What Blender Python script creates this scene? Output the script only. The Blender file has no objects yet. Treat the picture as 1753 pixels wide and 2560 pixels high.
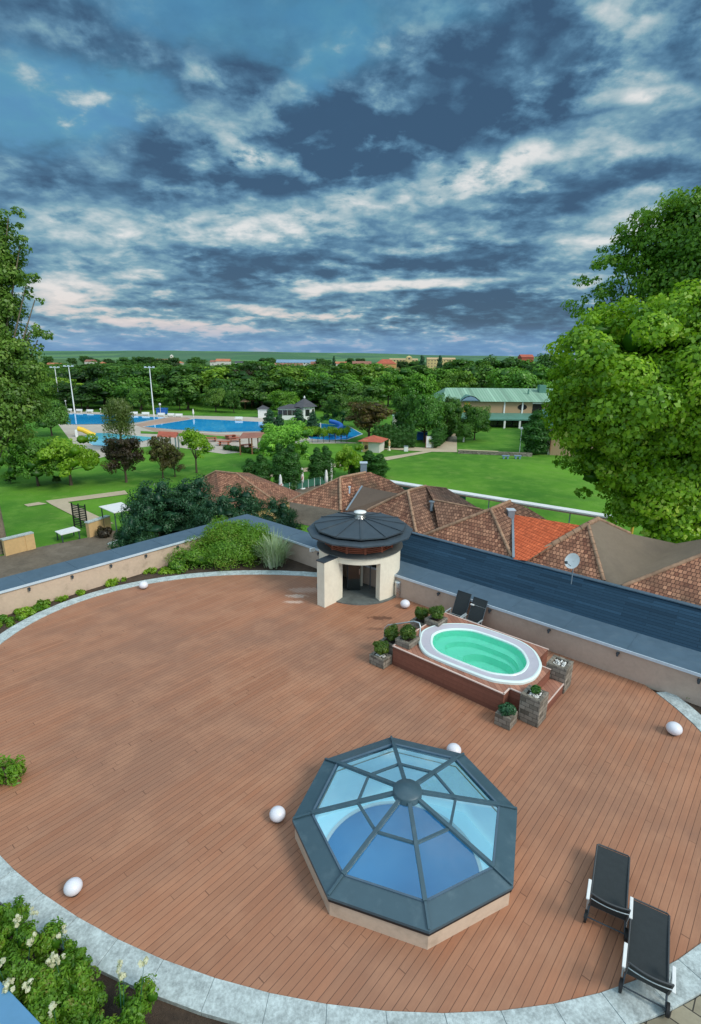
import bpy, math, random
import numpy as np
from mathutils import Vector, Matrix
random.seed(7)
SC = bpy.context.scene
COL = SC.collection
PI = math.pi
sin, cos, rad = math.sin, math.cos, math.radians

# ------------------------------------------------------------------ camera
F, PITCH, ROLL, CY, H = 1335.5, 0.283507, 0.008513, 1280.0, 10.0
FW = Vector((0, cos(PITCH), -sin(PITCH))); UP0 = Vector((0, sin(PITCH), cos(PITCH))); RT0 = Vector((1, 0, 0))
RT = RT0 * cos(ROLL) + UP0 * sin(ROLL); UP = -RT0 * sin(ROLL) + UP0 * cos(ROLL)
cd = bpy.data.cameras.new('camera'); cam = bpy.data.objects.new('camera', cd); COL.objects.link(cam)
cam.matrix_world = Matrix(((RT.x, UP.x, -FW.x, 0), (RT.y, UP.y, -FW.y, 0), (RT.z, UP.z, -FW.z, H), (0, 0, 0, 1)))
cd.sensor_fit = 'HORIZONTAL'; cd.sensor_width = 36; cd.lens = 36 * F / 1753; cd.clip_end = 30000; cd.clip_start = 0.1
SC.camera = cam
def ray(x, y): return RT * (x - 876.5) + UP * (CY - y) + FW * F
def G(x, y, z=0.0):
    'survey point: where the sight line meets the level z'
    d = ray(x, y); t = (z - H) / d.z
    return Vector((d.x * t, d.y * t, z))
def AT(x, y, Y):
    d = ray(x, y); t = Y / d.y
    return Vector((d.x * t, Y, H + d.z * t))
def RP(x, y, P, N):
    d = ray(x, y); o = Vector((0, 0, H)); t = (P - o).dot(N) / d.dot(N)
    return o + d * t
GZ = -4.5      # level of the park below the terrace

# ------------------------------------------------------------------ materials
def newmat(name):
    m = bpy.data.materials.new(name); m.use_nodes = True
    nt = m.node_tree; nt.nodes.clear(); return m, nt
class NB:
    'tiny node builder'
    def __init__(s, nt): s.nt = nt
    def n(s, t, **k):
        nd = s.nt.nodes.new(t)
        for a, v in k.items(): setattr(nd, a, v)
        return nd
    def L(s, a, b): s.nt.links.new(a, b)
    def put(s, sock, v):
        if isinstance(v, bpy.types.NodeSocket): s.L(v, sock)
        else:
            if isinstance(v, (tuple, list)) and len(v) == 3 and len(sock.default_value) == 4: v = (*v, 1)
            sock.default_value = v
    def m(s, op, a, b=0.0, c=0.0, clamp=False):
        nd = s.n('ShaderNodeMath', operation=op); nd.use_clamp = clamp
        s.put(nd.inputs[0], a); s.put(nd.inputs[1], b); s.put(nd.inputs[2], c); return nd.outputs[0]
    def vm(s, op, a, b=(0, 0, 0)):
        nd = s.n('ShaderNodeVectorMath', operation=op); s.put(nd.inputs[0], a)
        if op == 'SCALE': s.put(nd.inputs['Scale'], b); return nd.outputs[0]
        s.put(nd.inputs[1], b); return nd.outputs[0] if op not in ('DOT_PRODUCT', 'LENGTH', 'DISTANCE') else nd.outputs['Value']
    def mix(s, f, a, b, bt='MIX'):
        nd = s.n('ShaderNodeMix', data_type='RGBA', blend_type=bt); nd.clamp_factor = True
        s.put(nd.inputs[0], f); s.put(nd.inputs[6], a); s.put(nd.inputs[7], b); return nd.outputs[2]
    def ramp(s, f, lo, hi):
        nd = s.n('ShaderNodeMapRange'); nd.clamp = True; nd.interpolation_type = 'SMOOTHSTEP'
        s.put(nd.inputs[0], f); s.put(nd.inputs[1], lo); s.put(nd.inputs[2], hi); return nd.outputs[0]
    def noise(s, v, sc, det=3, ro=.5, dist=0.0, dim='3D'):
        nd = s.n('ShaderNodeTexNoise', noise_dimensions=dim); s.put(nd.inputs['Vector'], v)
        nd.inputs['Scale'].default_value = sc; nd.inputs['Detail'].default_value = det; nd.inputs['Roughness'].default_value = ro
        nd.inputs['Distortion'].default_value = dist; return nd.outputs['Fac']
    def wn(s, v, dim='2D'):
        nd = s.n('ShaderNodeTexWhiteNoise', noise_dimensions=dim); s.put(nd.inputs['Vector'], v); return nd
    def xyz(s, v):
        nd = s.n('ShaderNodeSeparateXYZ'); s.put(nd.inputs[0], v); return nd.outputs
    def cxyz(s, x, y, z=0.0):
        nd = s.n('ShaderNodeCombineXYZ'); s.put(nd.inputs[0], x); s.put(nd.inputs[1], y); s.put(nd.inputs[2], z); return nd.outputs[0]
    def out(s, color, rough=.6, bump=None, bs=.3, bd=.02, metal=0.0, spec=.5, **k):
        p = s.n('ShaderNodeBsdfPrincipled'); s.put(p.inputs['Base Color'], color); s.put(p.inputs['Roughness'], rough)
        s.put(p.inputs['Metallic'], metal); p.inputs['Specular IOR Level'].default_value = spec
        for a, v in k.items(): s.put(p.inputs[a.replace('_', ' ')], v)
        if bump is not None:
            b = s.n('ShaderNodeBump'); b.inputs['Strength'].default_value = bs; b.inputs['Distance'].default_value = bd
            s.L(bump, b.inputs['Height']); s.L(b.outputs[0], p.inputs['Normal'])
        o = s.n('ShaderNodeOutputMaterial'); s.L(p.outputs[0], o.inputs[0]); return p
def coords(nb, uv=False):
    t = nb.n('ShaderNodeTexCoord'); return t.outputs['UV' if uv else 'Object']
def plain(name, c, rough=.6, var=.12, sc=6.0, metal=0.0, bs=.15, bd=.01, dirt=None, dsc=1.2, damt=.35, spec=.5):
    'a painted, cast or plastered surface with fine and broad variation'
    m, nt = newmat(name); nb = NB(nt); v = coords(nb)
    n1 = nb.noise(v, sc, 5, .6); n2 = nb.noise(v, sc * .17, 3, .55)
    f = nb.m('ADD', nb.m('MULTIPLY', n1, .6), nb.m('MULTIPLY', n2, .5))
    lo = tuple(x * (1 - var * 1.6) for x in c); hi = tuple(min(1, x * (1 + var)) for x in c)
    col = nb.mix(nb.ramp(f, .3, .8), lo, hi)
    if dirt:
        d = nb.ramp(nb.noise(v, dsc, 6, .65), .5, .75); col = nb.mix(nb.m('MULTIPLY', d, damt), col, dirt)
    r = nb.m('ADD', nb.m('MULTIPLY', n1, .2), rough - .1)
    nb.out(col, r, nb.noise(v, sc * 6, 4, .6), bs, bd, metal, spec); return m

M = {}
def deck_mat():
    m, nt = newmat('composite_deck_boards'); nb = NB(nt); v = coords(nb)
    mp = nb.n('ShaderNodeMapping'); mp.inputs['Rotation'].default_value = (0, 0, rad(-49)); nb.L(v, mp.inputs[0])
    x, y, _ = nb.xyz(mp.outputs[0])
    w = nb.m('DIVIDE', y, .14); row = nb.m('FLOOR', w); fr = nb.m('FRACT', w)
    r1 = nb.wn(nb.cxyz(row, 3.7)).outputs['Value']
    l = nb.m('ADD', nb.m('DIVIDE', x, 4.2), nb.m('MULTIPLY', r1, 7.3)); bid = nb.m('FLOOR', l); fl = nb.m('FRACT', l)
    wn = nb.wn(nb.cxyz(row, bid)); rv = wn.outputs['Value']; rc = nb.xyz(wn.outputs['Color'])
    e = nb.m('MINIMUM', fr, nb.m('SUBTRACT', 1.0, fr)); gap = nb.m('SUBTRACT', 1.0, nb.ramp(e, .02, .06))
    e2 = nb.m('MINIMUM', fl, nb.m('SUBTRACT', 1.0, fl)); gj = nb.m('SUBTRACT', 1.0, nb.ramp(e2, .0008, .0030))
    jv = nb.m('MULTIPLY', gj, nb.m('GREATER_THAN', rc[2], .62))
    st = nb.noise(nb.vm('MULTIPLY', mp.outputs[0], (1.2, 30, 1)), 1.0, 3, .6)
    big = nb.noise(v, .22, 4, .55); big2 = nb.noise(v, .9, 4, .6)
    c = nb.mix(nb.m('ADD', .2, nb.m('MULTIPLY', rv, .6)), (.315, .132, .070), (.445, .200, .110))
    c = nb.mix(nb.m('MULTIPLY', rc[1], .25), c, (.33, .20, .13))
    c = nb.mix(nb.m('MULTIPLY', nb.ramp(big, .40, .62), .6), c, (.27, .145, .095))
    c = nb.mix(nb.m('MULTIPLY', nb.ramp(big2, .42, .7), .4), c, (.50, .255, .15)); c = nb.mix(nb.m('MULTIPLY', nb.ramp(nb.noise(v, 2.6, 6, .7), .56, .74), .22), c, (.20, .11, .08))
    c = nb.mix(nb.m('MULTIPLY', nb.ramp(st, .35, .8), .22), c, (.2, .1, .07))
    # damp patches left by wet feet near the tub steps and paler dry film by the tower
    for (px, py, rx, ry, col, am) in ((953, 1545, .55, .18, (.09, .035, .02), .75), (939, 1572, .4, .13, (.1, .045, .03), .5), (742, 1490, .5, .2, (.75, .6, .5), .55), (735, 1505, .5, .15, (.75, .6, .5), .5), (770, 1475, .9, .35, (.55, .4, .33), .45)):
        g = G(px, py); d = nb.vm('LENGTH', nb.vm('MULTIPLY', nb.vm('SUBTRACT', v, tuple(g)), (1 / rx, 1 / ry, 0)))
        d = nb.m('ADD', d, nb.m('MULTIPLY', nb.m('SUBTRACT', nb.noise(v, 4.5, 4, .7), .5), 2.2))
        c = nb.mix(nb.m('MULTIPLY', nb.m('SUBTRACT', 1.0, nb.ramp(d, .5, 1.1)), am), c, col)
    gg = nb.m('MAXIMUM', gap, jv); c = nb.mix(nb.m('MULTIPLY', gg, .60), c, (.035, .016, .012))
    hgt = nb.m('ADD', nb.m('SUBTRACT', 1.0, gg), nb.m('MULTIPLY', st, .08))
    nb.out(c, nb.m('ADD', .5, nb.m('MULTIPLY', big2, .2)), hgt, .6, .006, spec=.35); return m
M['deck'] = deck_mat()
def brickmat(name, c1, c2, mortar, bw, rh, ms=.012, uv=True, rough=.8, bs=.6, bd=.02, dirt=None, moss=0.0, off=.5, big=.3, spec=.3, rowcut=0.0):
    m, nt = newmat(name); nb = NB(nt); v = coords(nb, uv)
    x, y, _ = nb.xyz(v); w = nb.m('DIVIDE', y, rh); row = nb.m('FLOOR', w); fr = nb.m('FRACT', w)
    l = nb.m('ADD', nb.m('DIVIDE', x, bw), nb.m('MULTIPLY', row, off)); bid = nb.m('FLOOR', l); fl = nb.m('FRACT', l)
    wn = nb.wn(nb.cxyz(row, bid)); rv = wn.outputs['Value']; rc = nb.xyz(wn.outputs['Color'])
    ey = nb.m('MULTIPLY', nb.m('MINIMUM', fr, nb.m('SUBTRACT', 1.0, fr)), rh); ex = nb.m('MULTIPLY', nb.m('MINIMUM', fl, nb.m('SUBTRACT', 1.0, fl)), bw)
    e = nb.m('MINIMUM', ex, ey); gap = nb.m('SUBTRACT', 1.0, nb.ramp(e, ms * .3, ms))
    n1 = nb.noise(v, 9, 5, .6); n2 = nb.noise(v, .5, 4, .6)
    c = nb.mix(rv, c1, c2)
    c = nb.mix(nb.m('MULTIPLY', nb.ramp(rc[1], .75, 1.), .5), c, tuple(min(1, k * 1.5) for k in c2))
    c = nb.mix(nb.m('MULTIPLY', nb.ramp(rc[2], .7, 1.), .5), c, tuple(k * .45 for k in c1))
    c = nb.mix(nb.m('MULTIPLY', nb.ramp(n1, .3, .8), .35), c, tuple(k * .6 for k in c1))
    if dirt: c = nb.mix(nb.m('MULTIPLY', nb.ramp(n2, .45, .7), big), c, dirt)
    c = nb.mix(gap, c, mortar)
    if rowcut: # overlapping courses: each course rises to its lower edge
        hh = nb.m('ADD', nb.m('MULTIPLY', nb.m('SUBTRACT', 1.0, fr), rowcut), nb.m('MULTIPLY', nb.m('SUBTRACT', 1.0, gap), .5))
    else: hh = nb.m('SUBTRACT', 1.0, gap)
    hh = nb.m('ADD', hh, nb.m('MULTIPLY', n1, .35)); hh = nb.m('ADD', hh, nb.m('MULTIPLY', rc[0], .25))
    nb.out(c, rough, hh, bs, bd, spec=spec); return m
M['tile'] = brickmat('weathered_clay_tiles', (.21, .085, .052), (.50, .25, .15), (.13, .06, .042), .14, .175, .016, dirt=(.11, .085, .055), bs=1.0, bd=.05, rowcut=1.0, big=.75)
M['tile_b'] = brickmat('brown_clay_tiles', (.17, .085, .055), (.38, .21, .135), (.11, .055, .042), .14, .175, .016, dirt=(.12, .095, .07), bs=1.0, bd=.05, rowcut=1.0, big=.5)
M['tile_o'] = brickmat('new_orange_tiles', (.62, .125, .045), (.70, .155, .06), (.42, .075, .03), .14, .175, .012, bs=.9, bd=.05, rowcut=1.0)
M['shingle'] = brickmat('navy_shingles', (.017, .047, .082), (.021, .054, .092), (.009, .025, .045), 1.6, .115, .009, bs=.45, bd=.02, rowcut=1.2, rough=.75, spec=.15)
M['siding'] = brickmat('navy_siding', (.03, .06, .11), (.045, .08, .14), (.008, .015, .03), 3.0, .14, .02, bs=.7, rowcut=1.0)
M['stone'] = brickmat('planter_stone_blocks', (.16, .14, .11), (.34, .30, .25), (.09, .08, .065), .24, .13, .008, bs=.9, bd=.02, dirt=(.09, .085, .06))
M['paver'] = brickmat('tan_pavers', (.27, .24, .17), (.36, .32, .23), (.05, .045, .038), .52, .34, .014, bs=.6)
M['terrazzo'] = plain('pale_kerb_stone', (.47, .54, .54), .8, .3, 22, dirt=(.28, .34, .32), dsc=1.5, damt=.6, bs=.3)
M['soil'] = plain('bed_soil', (.075, .050, .034), .95, .35, 8, bs=.9, bd=.04, dirt=(.12, .085, .06))
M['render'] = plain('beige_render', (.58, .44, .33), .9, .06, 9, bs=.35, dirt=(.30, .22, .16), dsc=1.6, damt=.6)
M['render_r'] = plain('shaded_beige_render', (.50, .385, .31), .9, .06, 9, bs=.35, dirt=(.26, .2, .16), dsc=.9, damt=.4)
M['cream'] = plain('cream_render', (.80, .75, .62), .85, .05, 7, bs=.3, dirt=(.62, .54, .42), dsc=.8, damt=.35)
M['coping'] = plain('blue_grey_sheet_metal', (.075, .125, .175), .5, .10, 3, metal=.0, bs=.1, dirt=(.13, .18, .22), dsc=2, damt=.35)
M['bluerail'] = plain('light_blue_painted_metal', (.10, .26, .44), .4, .06, 3)
M['skymetal'] = plain('petrol_sheet_metal', (.046, .092, .120), .42, .08, 2.5, bs=.06, dirt=(.11, .17, .2), dsc=3, damt=.4)
M['darkmetal'] = plain('anthracite_sheet_metal', (.045, .062, .078), .42, .12, 3, bs=.08, dirt=(.08, .095, .1), damt=.4)
M['edge'] = plain('pale_drip_edge', (.55, .64, .72), .4, .08, 4)
M['black'] = plain('black_rubber', (.012, .012, .013), .6, .2, 9)
M['white'] = plain('white_paint', (.78, .79, .78), .5, .05, 5, dirt=(.5, .5, .46), damt=.25)
M['alu'] = plain('silver_aluminium', (.62, .68, .70), .32, .06, 6, metal=.55)
M['frame_dark'] = plain('dark_lounger_frame', (.06, .065, .07), .45, .1, 9)
M['steel'] = plain('brushed_steel', (.55, .53, .50), .28, .08, 6, metal=.9)
M['globe'] = plain('opal_globe', (.74, .74, .80), .35, .02, 3, bs=.02, dirt=(.62, .62, .66), damt=.25)
M['clad'] = brickmat('red_brown_cladding', (.22, .085, .055), (.27, .105, .07), (.11, .04, .028), 4.0, .14, .004, dirt=(.16, .07, .05), bs=.3, bd=.005)
M['cladtop'] = brickmat('red_brown_decking', (.34, .15, .10), (.42, .20, .135), (.10, .04, .03), 4.0, .14, .006, bs=.3, bd=.005, dirt=(.30, .16, .11))
M['trim'] = plain('pale_pink_trim', (.72, .55, .48), .5, .05, 5)
M['wood'] = plain('red_brown_louvre_wood', (.34, .085, .04), .55, .25, 12, dirt=(.1, .03, .02))
M['woodb'] = plain('brown_pergola_wood', (.25, .12, .06), .7, .2, 6)
M['mesh'] = plain('charcoal_mesh_fabric', (.035, .042, .045), .75, .10, 60, bs=.5, bd=.003, spec=.25)
M['tubrim'] = plain('grey_acrylic', (.52, .50, .56), .3, .06, 1.6, bs=.05, dirt=(.66, .64, .68), dsc=2, damt=.5)
M['tubwhite'] = plain('white_acrylic', (.74, .86, .84), .25, .03, 3, bs=.03)
M['basin'] = plain('turquoise_acrylic', (.42, .93, .76), .3, .05, 1.5, bs=.03)
M['slate'] = plain('grey_floor_stone', (.14, .16, .155), .6, .2, 6, dirt=(.08, .09, .09))
M['soffit'] = plain('grey_ledge_metal', (.10, .11, .11), .6, .15, 5, dirt=(.16, .16, .14))
M['felt'] = plain('brown_roof_felt', (.135, .095, .070), .95, .08, 9, bs=.4, dirt=(.09, .065, .05), damt=.4)
M['felt_l'] = plain('taupe_roof_felt', (.185, .145, .105), .95, .08, 9, bs=.4, dirt=(.12, .095, .075), dsc=.5, damt=.5)
M['ridge'] = plain('pale_ridge_tiles', (.36, .22, .14), .9, .3, 5, bs=.5, dirt=(.2, .13, .09))
M['zinc'] = plain('grey_zinc', (.25, .31, .36), .4, .1, 5, metal=.3)
M['path'] = plain('sandy_path', (.46, .38, .26), .95, .10, 3, bs=.3, dirt=(.34, .28, .19))
M['paving'] = plain('pale_pool_paving', (.47, .42, .35), .9, .10, .8, bs=.2, dirt=(.35, .3, .26), dsc=.2)
M['redpave'] = plain('pink_brick_paving', (.40, .27, .20), .9, .15, .9, bs=.2)
M['gravel'] = plain('brown_gravel', (.155, .125, .09), .95, .2, 5, bs=.7, bd=.03, dirt=(.23, .19, .145), dsc=.35, damt=.8)
M['pebble'] = plain('white_pebbles', (.75, .74, .7), .7, .1, 9)
M['yellowwall'] = plain('ochre_render', (.62, .42, .20), .9, .08, 4, bs=.3, dirt=(.4, .27, .14))
M['green'] = plain('green_paint', (.03, .14, .09), .6, .1, 4)
M['greenroof'] = brickmat('verdigris_sheet_roof', (.22, .38, .27), (.28, .45, .33), (.12, .24, .17), .6, 60., .06, bs=.3, bd=.03, dirt=(.32, .44, .36))
M['greendark'] = plain('dark_green_sheet_roof', (.09, .23, .18), .5, .12, 2)
M['sandwall'] = brickmat('sand_brick_wall', (.52, .36, .20), (.60, .43, .25), (.42, .29, .17), .5, .25, .02, bs=.2)
M['glassdark'] = plain('dark_window_glass', (.02, .022, .025), .12, .3, 1, spec=.9)
M['brownpost'] = plain('brown_columns', (.24, .10, .06), .7, .15, 3)
M['redroof'] = plain('red_roof', (.42, .10, .055), .8, .2, 2)
M['orangeroof'] = plain('orange_red_roof', (.50, .18, .09), .8, .2, 1)
M['brownroof'] = plain('brown_red_roof', (.30, .13, .09), .8, .2, 1)
M['bluesheet'] = plain('blue_sheet_roof', (.18, .30, .42), .6, .1, .5)
M['yellowhouse'] = plain('yellow_facade', (.62, .48, .22), .9, .1, .5)
M['orangehouse'] = plain('orange_facade', (.6, .3, .12), .9, .1, .5)
M['whitehouse'] = plain('white_facade', (.66, .64, .58), .9, .08, .5)
M['greyroof'] = plain('dark_slate_roof', (.07, .07, .08), .7, .15, 3)
M['blue'] = plain('bright_blue_plastic', (.02, .13, .50), .4, .1, 3)
M['yellow'] = plain('yellow_plastic', (.80, .50, .03), .4, .1, 3)
M['canvas'] = plain('white_canvas', (.74, .73, .72), .8, .06, 9)
M['redprint'] = plain('faded_red_print', (.6, .16, .13), .8, .1, 9)
M['lemon'] = plain('yellow_post_paint', (.62, .42, .05), .6, .1, 5)
M['trunk'] = plain('bark', (.10, .075, .05), .95, .3, 7, bs=.9, bd=.03)
M['trunk_l'] = plain('pale_bark', (.22, .18, .13), .95, .3, 7, bs=.9, bd=.03)
def lawn():
    m, nt = newmat('mown_lawn'); nb = NB(nt); v = coords(nb)
    n1 = nb.noise(v, .045, 5, .6); n2 = nb.noise(v, .6, 5, .65); n3 = nb.noise(v, 9, 3, .7)
    c = nb.mix(nb.ramp(n1, .38, .66), (.050, .17, .012), (.125, .30, .022))
    c = nb.mix(nb.m('MULTIPLY', nb.ramp(n2, .42, .7), .6), c, (.15, .30, .04))
    c = nb.mix(nb.m('MULTIPLY', nb.ramp(nb.noise(v, .11, 4, .6), .5, .7), .5), c, (.045, .13, .015)); c = nb.mix(nb.m('MULTIPLY', nb.ramp(nb.noise(v, .28, 6, .7), .58, .72), .45), c, (.25, .32, .08))
    c = nb.mix(nb.m('MULTIPLY', nb.ramp(n3, .4, .8), .45), c, (.035, .14, .01))
    far = nb.ramp(nb.vm('LENGTH', v), 260, 600); c = nb.mix(far, c, (.07, .14, .045))
    nb.out(c, .9, n3, .7, .05, spec=.2); return m
M['lawn'] = lawn()
def hillm():
    m, nt = newmat('vineyard_slopes'); nb = NB(nt); v = coords(nb)
    vo = nb.n('ShaderNodeTexVoronoi'); vo.inputs['Scale'].default_value = 1; nb.L(nb.vm('MULTIPLY', v, (.004, .0016, 0)), vo.inputs['Vector'])
    r = nb.xyz(vo.outputs['Color'])
    c = nb.mix(r[0], (.045, .13, .04), (.13, .26, .07)); c = nb.mix(nb.m('MULTIPLY', nb.ramp(r[1], .6, .7), .6), c, (.055, .12, .06))
    x, y, z = nb.xyz(v)
    c = nb.mix(nb.m('MULTIPLY', nb.ramp(nb.noise(nb.vm('MULTIPLY', v, (.02, .05, 0)), 1, 4, .6), .5, .6), .5), c, (.05, .10, .05))
    c = nb.mix(.10, c, (.20, .36, .42)); nb.out(c, .95, spec=.1); return m  # pale blue distance haze mixed into the slope colour
M['hill'] = hillm()
def water(name, c, rip=.9, rough=.05, hi=None):
    m, nt = newmat(name); nb = NB(nt); v = coords(nb)
    n = nb.noise(nb.vm('MULTIPLY', v, (1, 1.6, 1)), rip, 3, .6); n2 = nb.noise(v, .12, 3, .5)
    hi = hi or tuple(min(1, k * 1.35) for k in c)
    col = nb.mix(nb.ramp(nb.m('ADD', nb.m('MULTIPLY', n, .4), nb.m('MULTIPLY', n2, .6)), .35, .65), c, hi)
    nb.out(col, rough, n, .10, .02, spec=.25); return m
M['pool'] = water('pool_water', (.015, .30, .66), hi=(.03, .40, .80))
M['pool_l'] = water('shallow_pool_water', (.08, .46, .66), hi=(.18, .60, .76))
def leafm(name, a, b, warm=None, tr=.35, tint=False):
    'leaf: per-leaf colour from the mesh attribute, part of the light goes through'
    m, nt = newmat(name); nb = NB(nt)
    at = nb.n('ShaderNodeAttribute', attribute_name='leaf'); r = nb.xyz(at.outputs['Color'])
    c = nb.mix(r[0], a, b)
    if warm: c = nb.mix(nb.m('MULTIPLY', nb.ramp(r[1], .72, .95), .8), c, warm)
    if tint:
        oi = nb.n('ShaderNodeObjectInfo'); c = nb.mix(1.0, c, oi.outputs['Color'], 'MULTIPLY')
    d = nb.n('ShaderNodeBsdfDiffuse'); t = nb.n('ShaderNodeBsdfTranslucent'); g = nb.n('ShaderNodeBsdfGlossy'); g.inputs['Roughness'].default_value = .45
    nb.L(c, d.inputs[0]); nb.put(t.inputs[0], nb.mix(.35, c, (.30, .50, .03), 'MIX')); g.inputs[0].default_value = (.7, .75, .7, 1)
    x1 = nb.n('ShaderNodeMixShader'); x1.inputs[0].default_value = tr; nb.L(d.outputs[0], x1.inputs[1]); nb.L(t.outputs[0], x1.inputs[2])
    x2 = nb.n('ShaderNodeMixShader'); x2.inputs[0].default_value = .035; nb.L(x1.outputs[0], x2.inputs[1]); nb.L(g.outputs[0], x2.inputs[2])
    o = nb.n('ShaderNodeOutputMaterial'); nb.L(x2.outputs[0], o.inputs[0]); return m
M['lf_forest'] = leafm('forest_leaves', (.028, .085, .014), (.135, .27, .040), None, .25, True)
M['lf_bright'] = leafm('bright_maple_leaves', (.055, .19, .005), (.37, .64, .020), (.66, .76, .12), .44)
M['lf_dark'] = leafm('dark_plane_leaves', (.035, .13, .010), (.20, .42, .025), (.36, .50, .07), .42)
M['lf_poplar'] = leafm('poplar_leaves', (.045, .12, .016), (.20, .36, .05), (.34, .46, .12), .38)
M['lf_conifer'] = leafm('blue_green_needles', (.012, .055, .028), (.045, .135, .055), None, .15)
M['lf_thuja'] = leafm('thuja_foliage', (.020, .085, .012), (.055, .18, .022), None, .2)
M['lf_purple'] = leafm('copper_leaves', (.022, .016, .012), (.070, .042, .022), (.08, .11, .02), .25, True)
M['lf_willow'] = leafm('willow_leaves', (.09, .14, .035), (.20, .27, .075), None, .35)
M['lf_lime'] = leafm('lime_leaves', (.13, .30, .01), (.38, .60, .04), None, .45)
M['lf_hedge'] = leafm('hedge_leaves', (.06, .19, .012), (.24, .46, .035), (.20, .16, .03), .4)
M['lf_box'] = leafm('box_leaves', (.025, .065, .010), (.10, .19, .02), (.18, .2, .02), .3)
M['lf_reed'] = leafm('variegated_blades', (.20, .33, .14), (.50, .60, .40), (.70, .76, .58), .3)
M['lf_flower'] = leafm('creamy_petals', (.75, .74, .5), (.85, .85, .68), None, .4)
def glass(name, tint, ior=1.45, boost=1.0):
    m, nt = newmat(name); nb = NB(nt)
    t = nb.n('ShaderNodeBsdfTransparent'); t.inputs[0].default_value = (*tint, 1)
    g = nb.n('ShaderNodeBsdfGlossy'); g.inputs['Roughness'].default_value = .012; g.inputs[0].default_value = (.9, .97, 1, 1)
    f = nb.n('ShaderNodeFresnel'); f.inputs[0].default_value = ior; base = .0 if name == 'skylight_glass' else 0.0
    x = nb.n('ShaderNodeMixShader'); nb.L(nb.m('MULTIPLY_ADD', f.outputs[0], boost, base, clamp=True), x.inputs[0]); nb.L(t.outputs[0], x.inputs[1]); nb.L(g.outputs[0], x.inputs[2])
    o = nb.n('ShaderNodeOutputMaterial'); nb.L(x.outputs[0], o.inputs[0]); return m
M['glass'] = glass('skylight_glass', (.86, .97, 1.0), 1.45, 3.2)
M['tubwater'] = glass('tub_water', (.70, .97, .89), 1.33, 1.3)
_nb = NB(M['tubwater'].node_tree); _b = _nb.n('ShaderNodeBump'); _b.inputs['Strength'].default_value = .35; _b.inputs['Distance'].default_value = .02
_nb.L(_nb.noise(coords(_nb), 5.5, 4, .6, .6), _b.inputs['Height'])
for _n in M['tubwater'].node_tree.nodes:
    if _n.type in ('BSDF_GLOSSY', 'FRESNEL'): _nb.L(_b.outputs[0], _n.inputs['Normal'])
M['doorglass'] = glass('door_glass', (.45, .5, .5), 1.5, 1.5)

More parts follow.
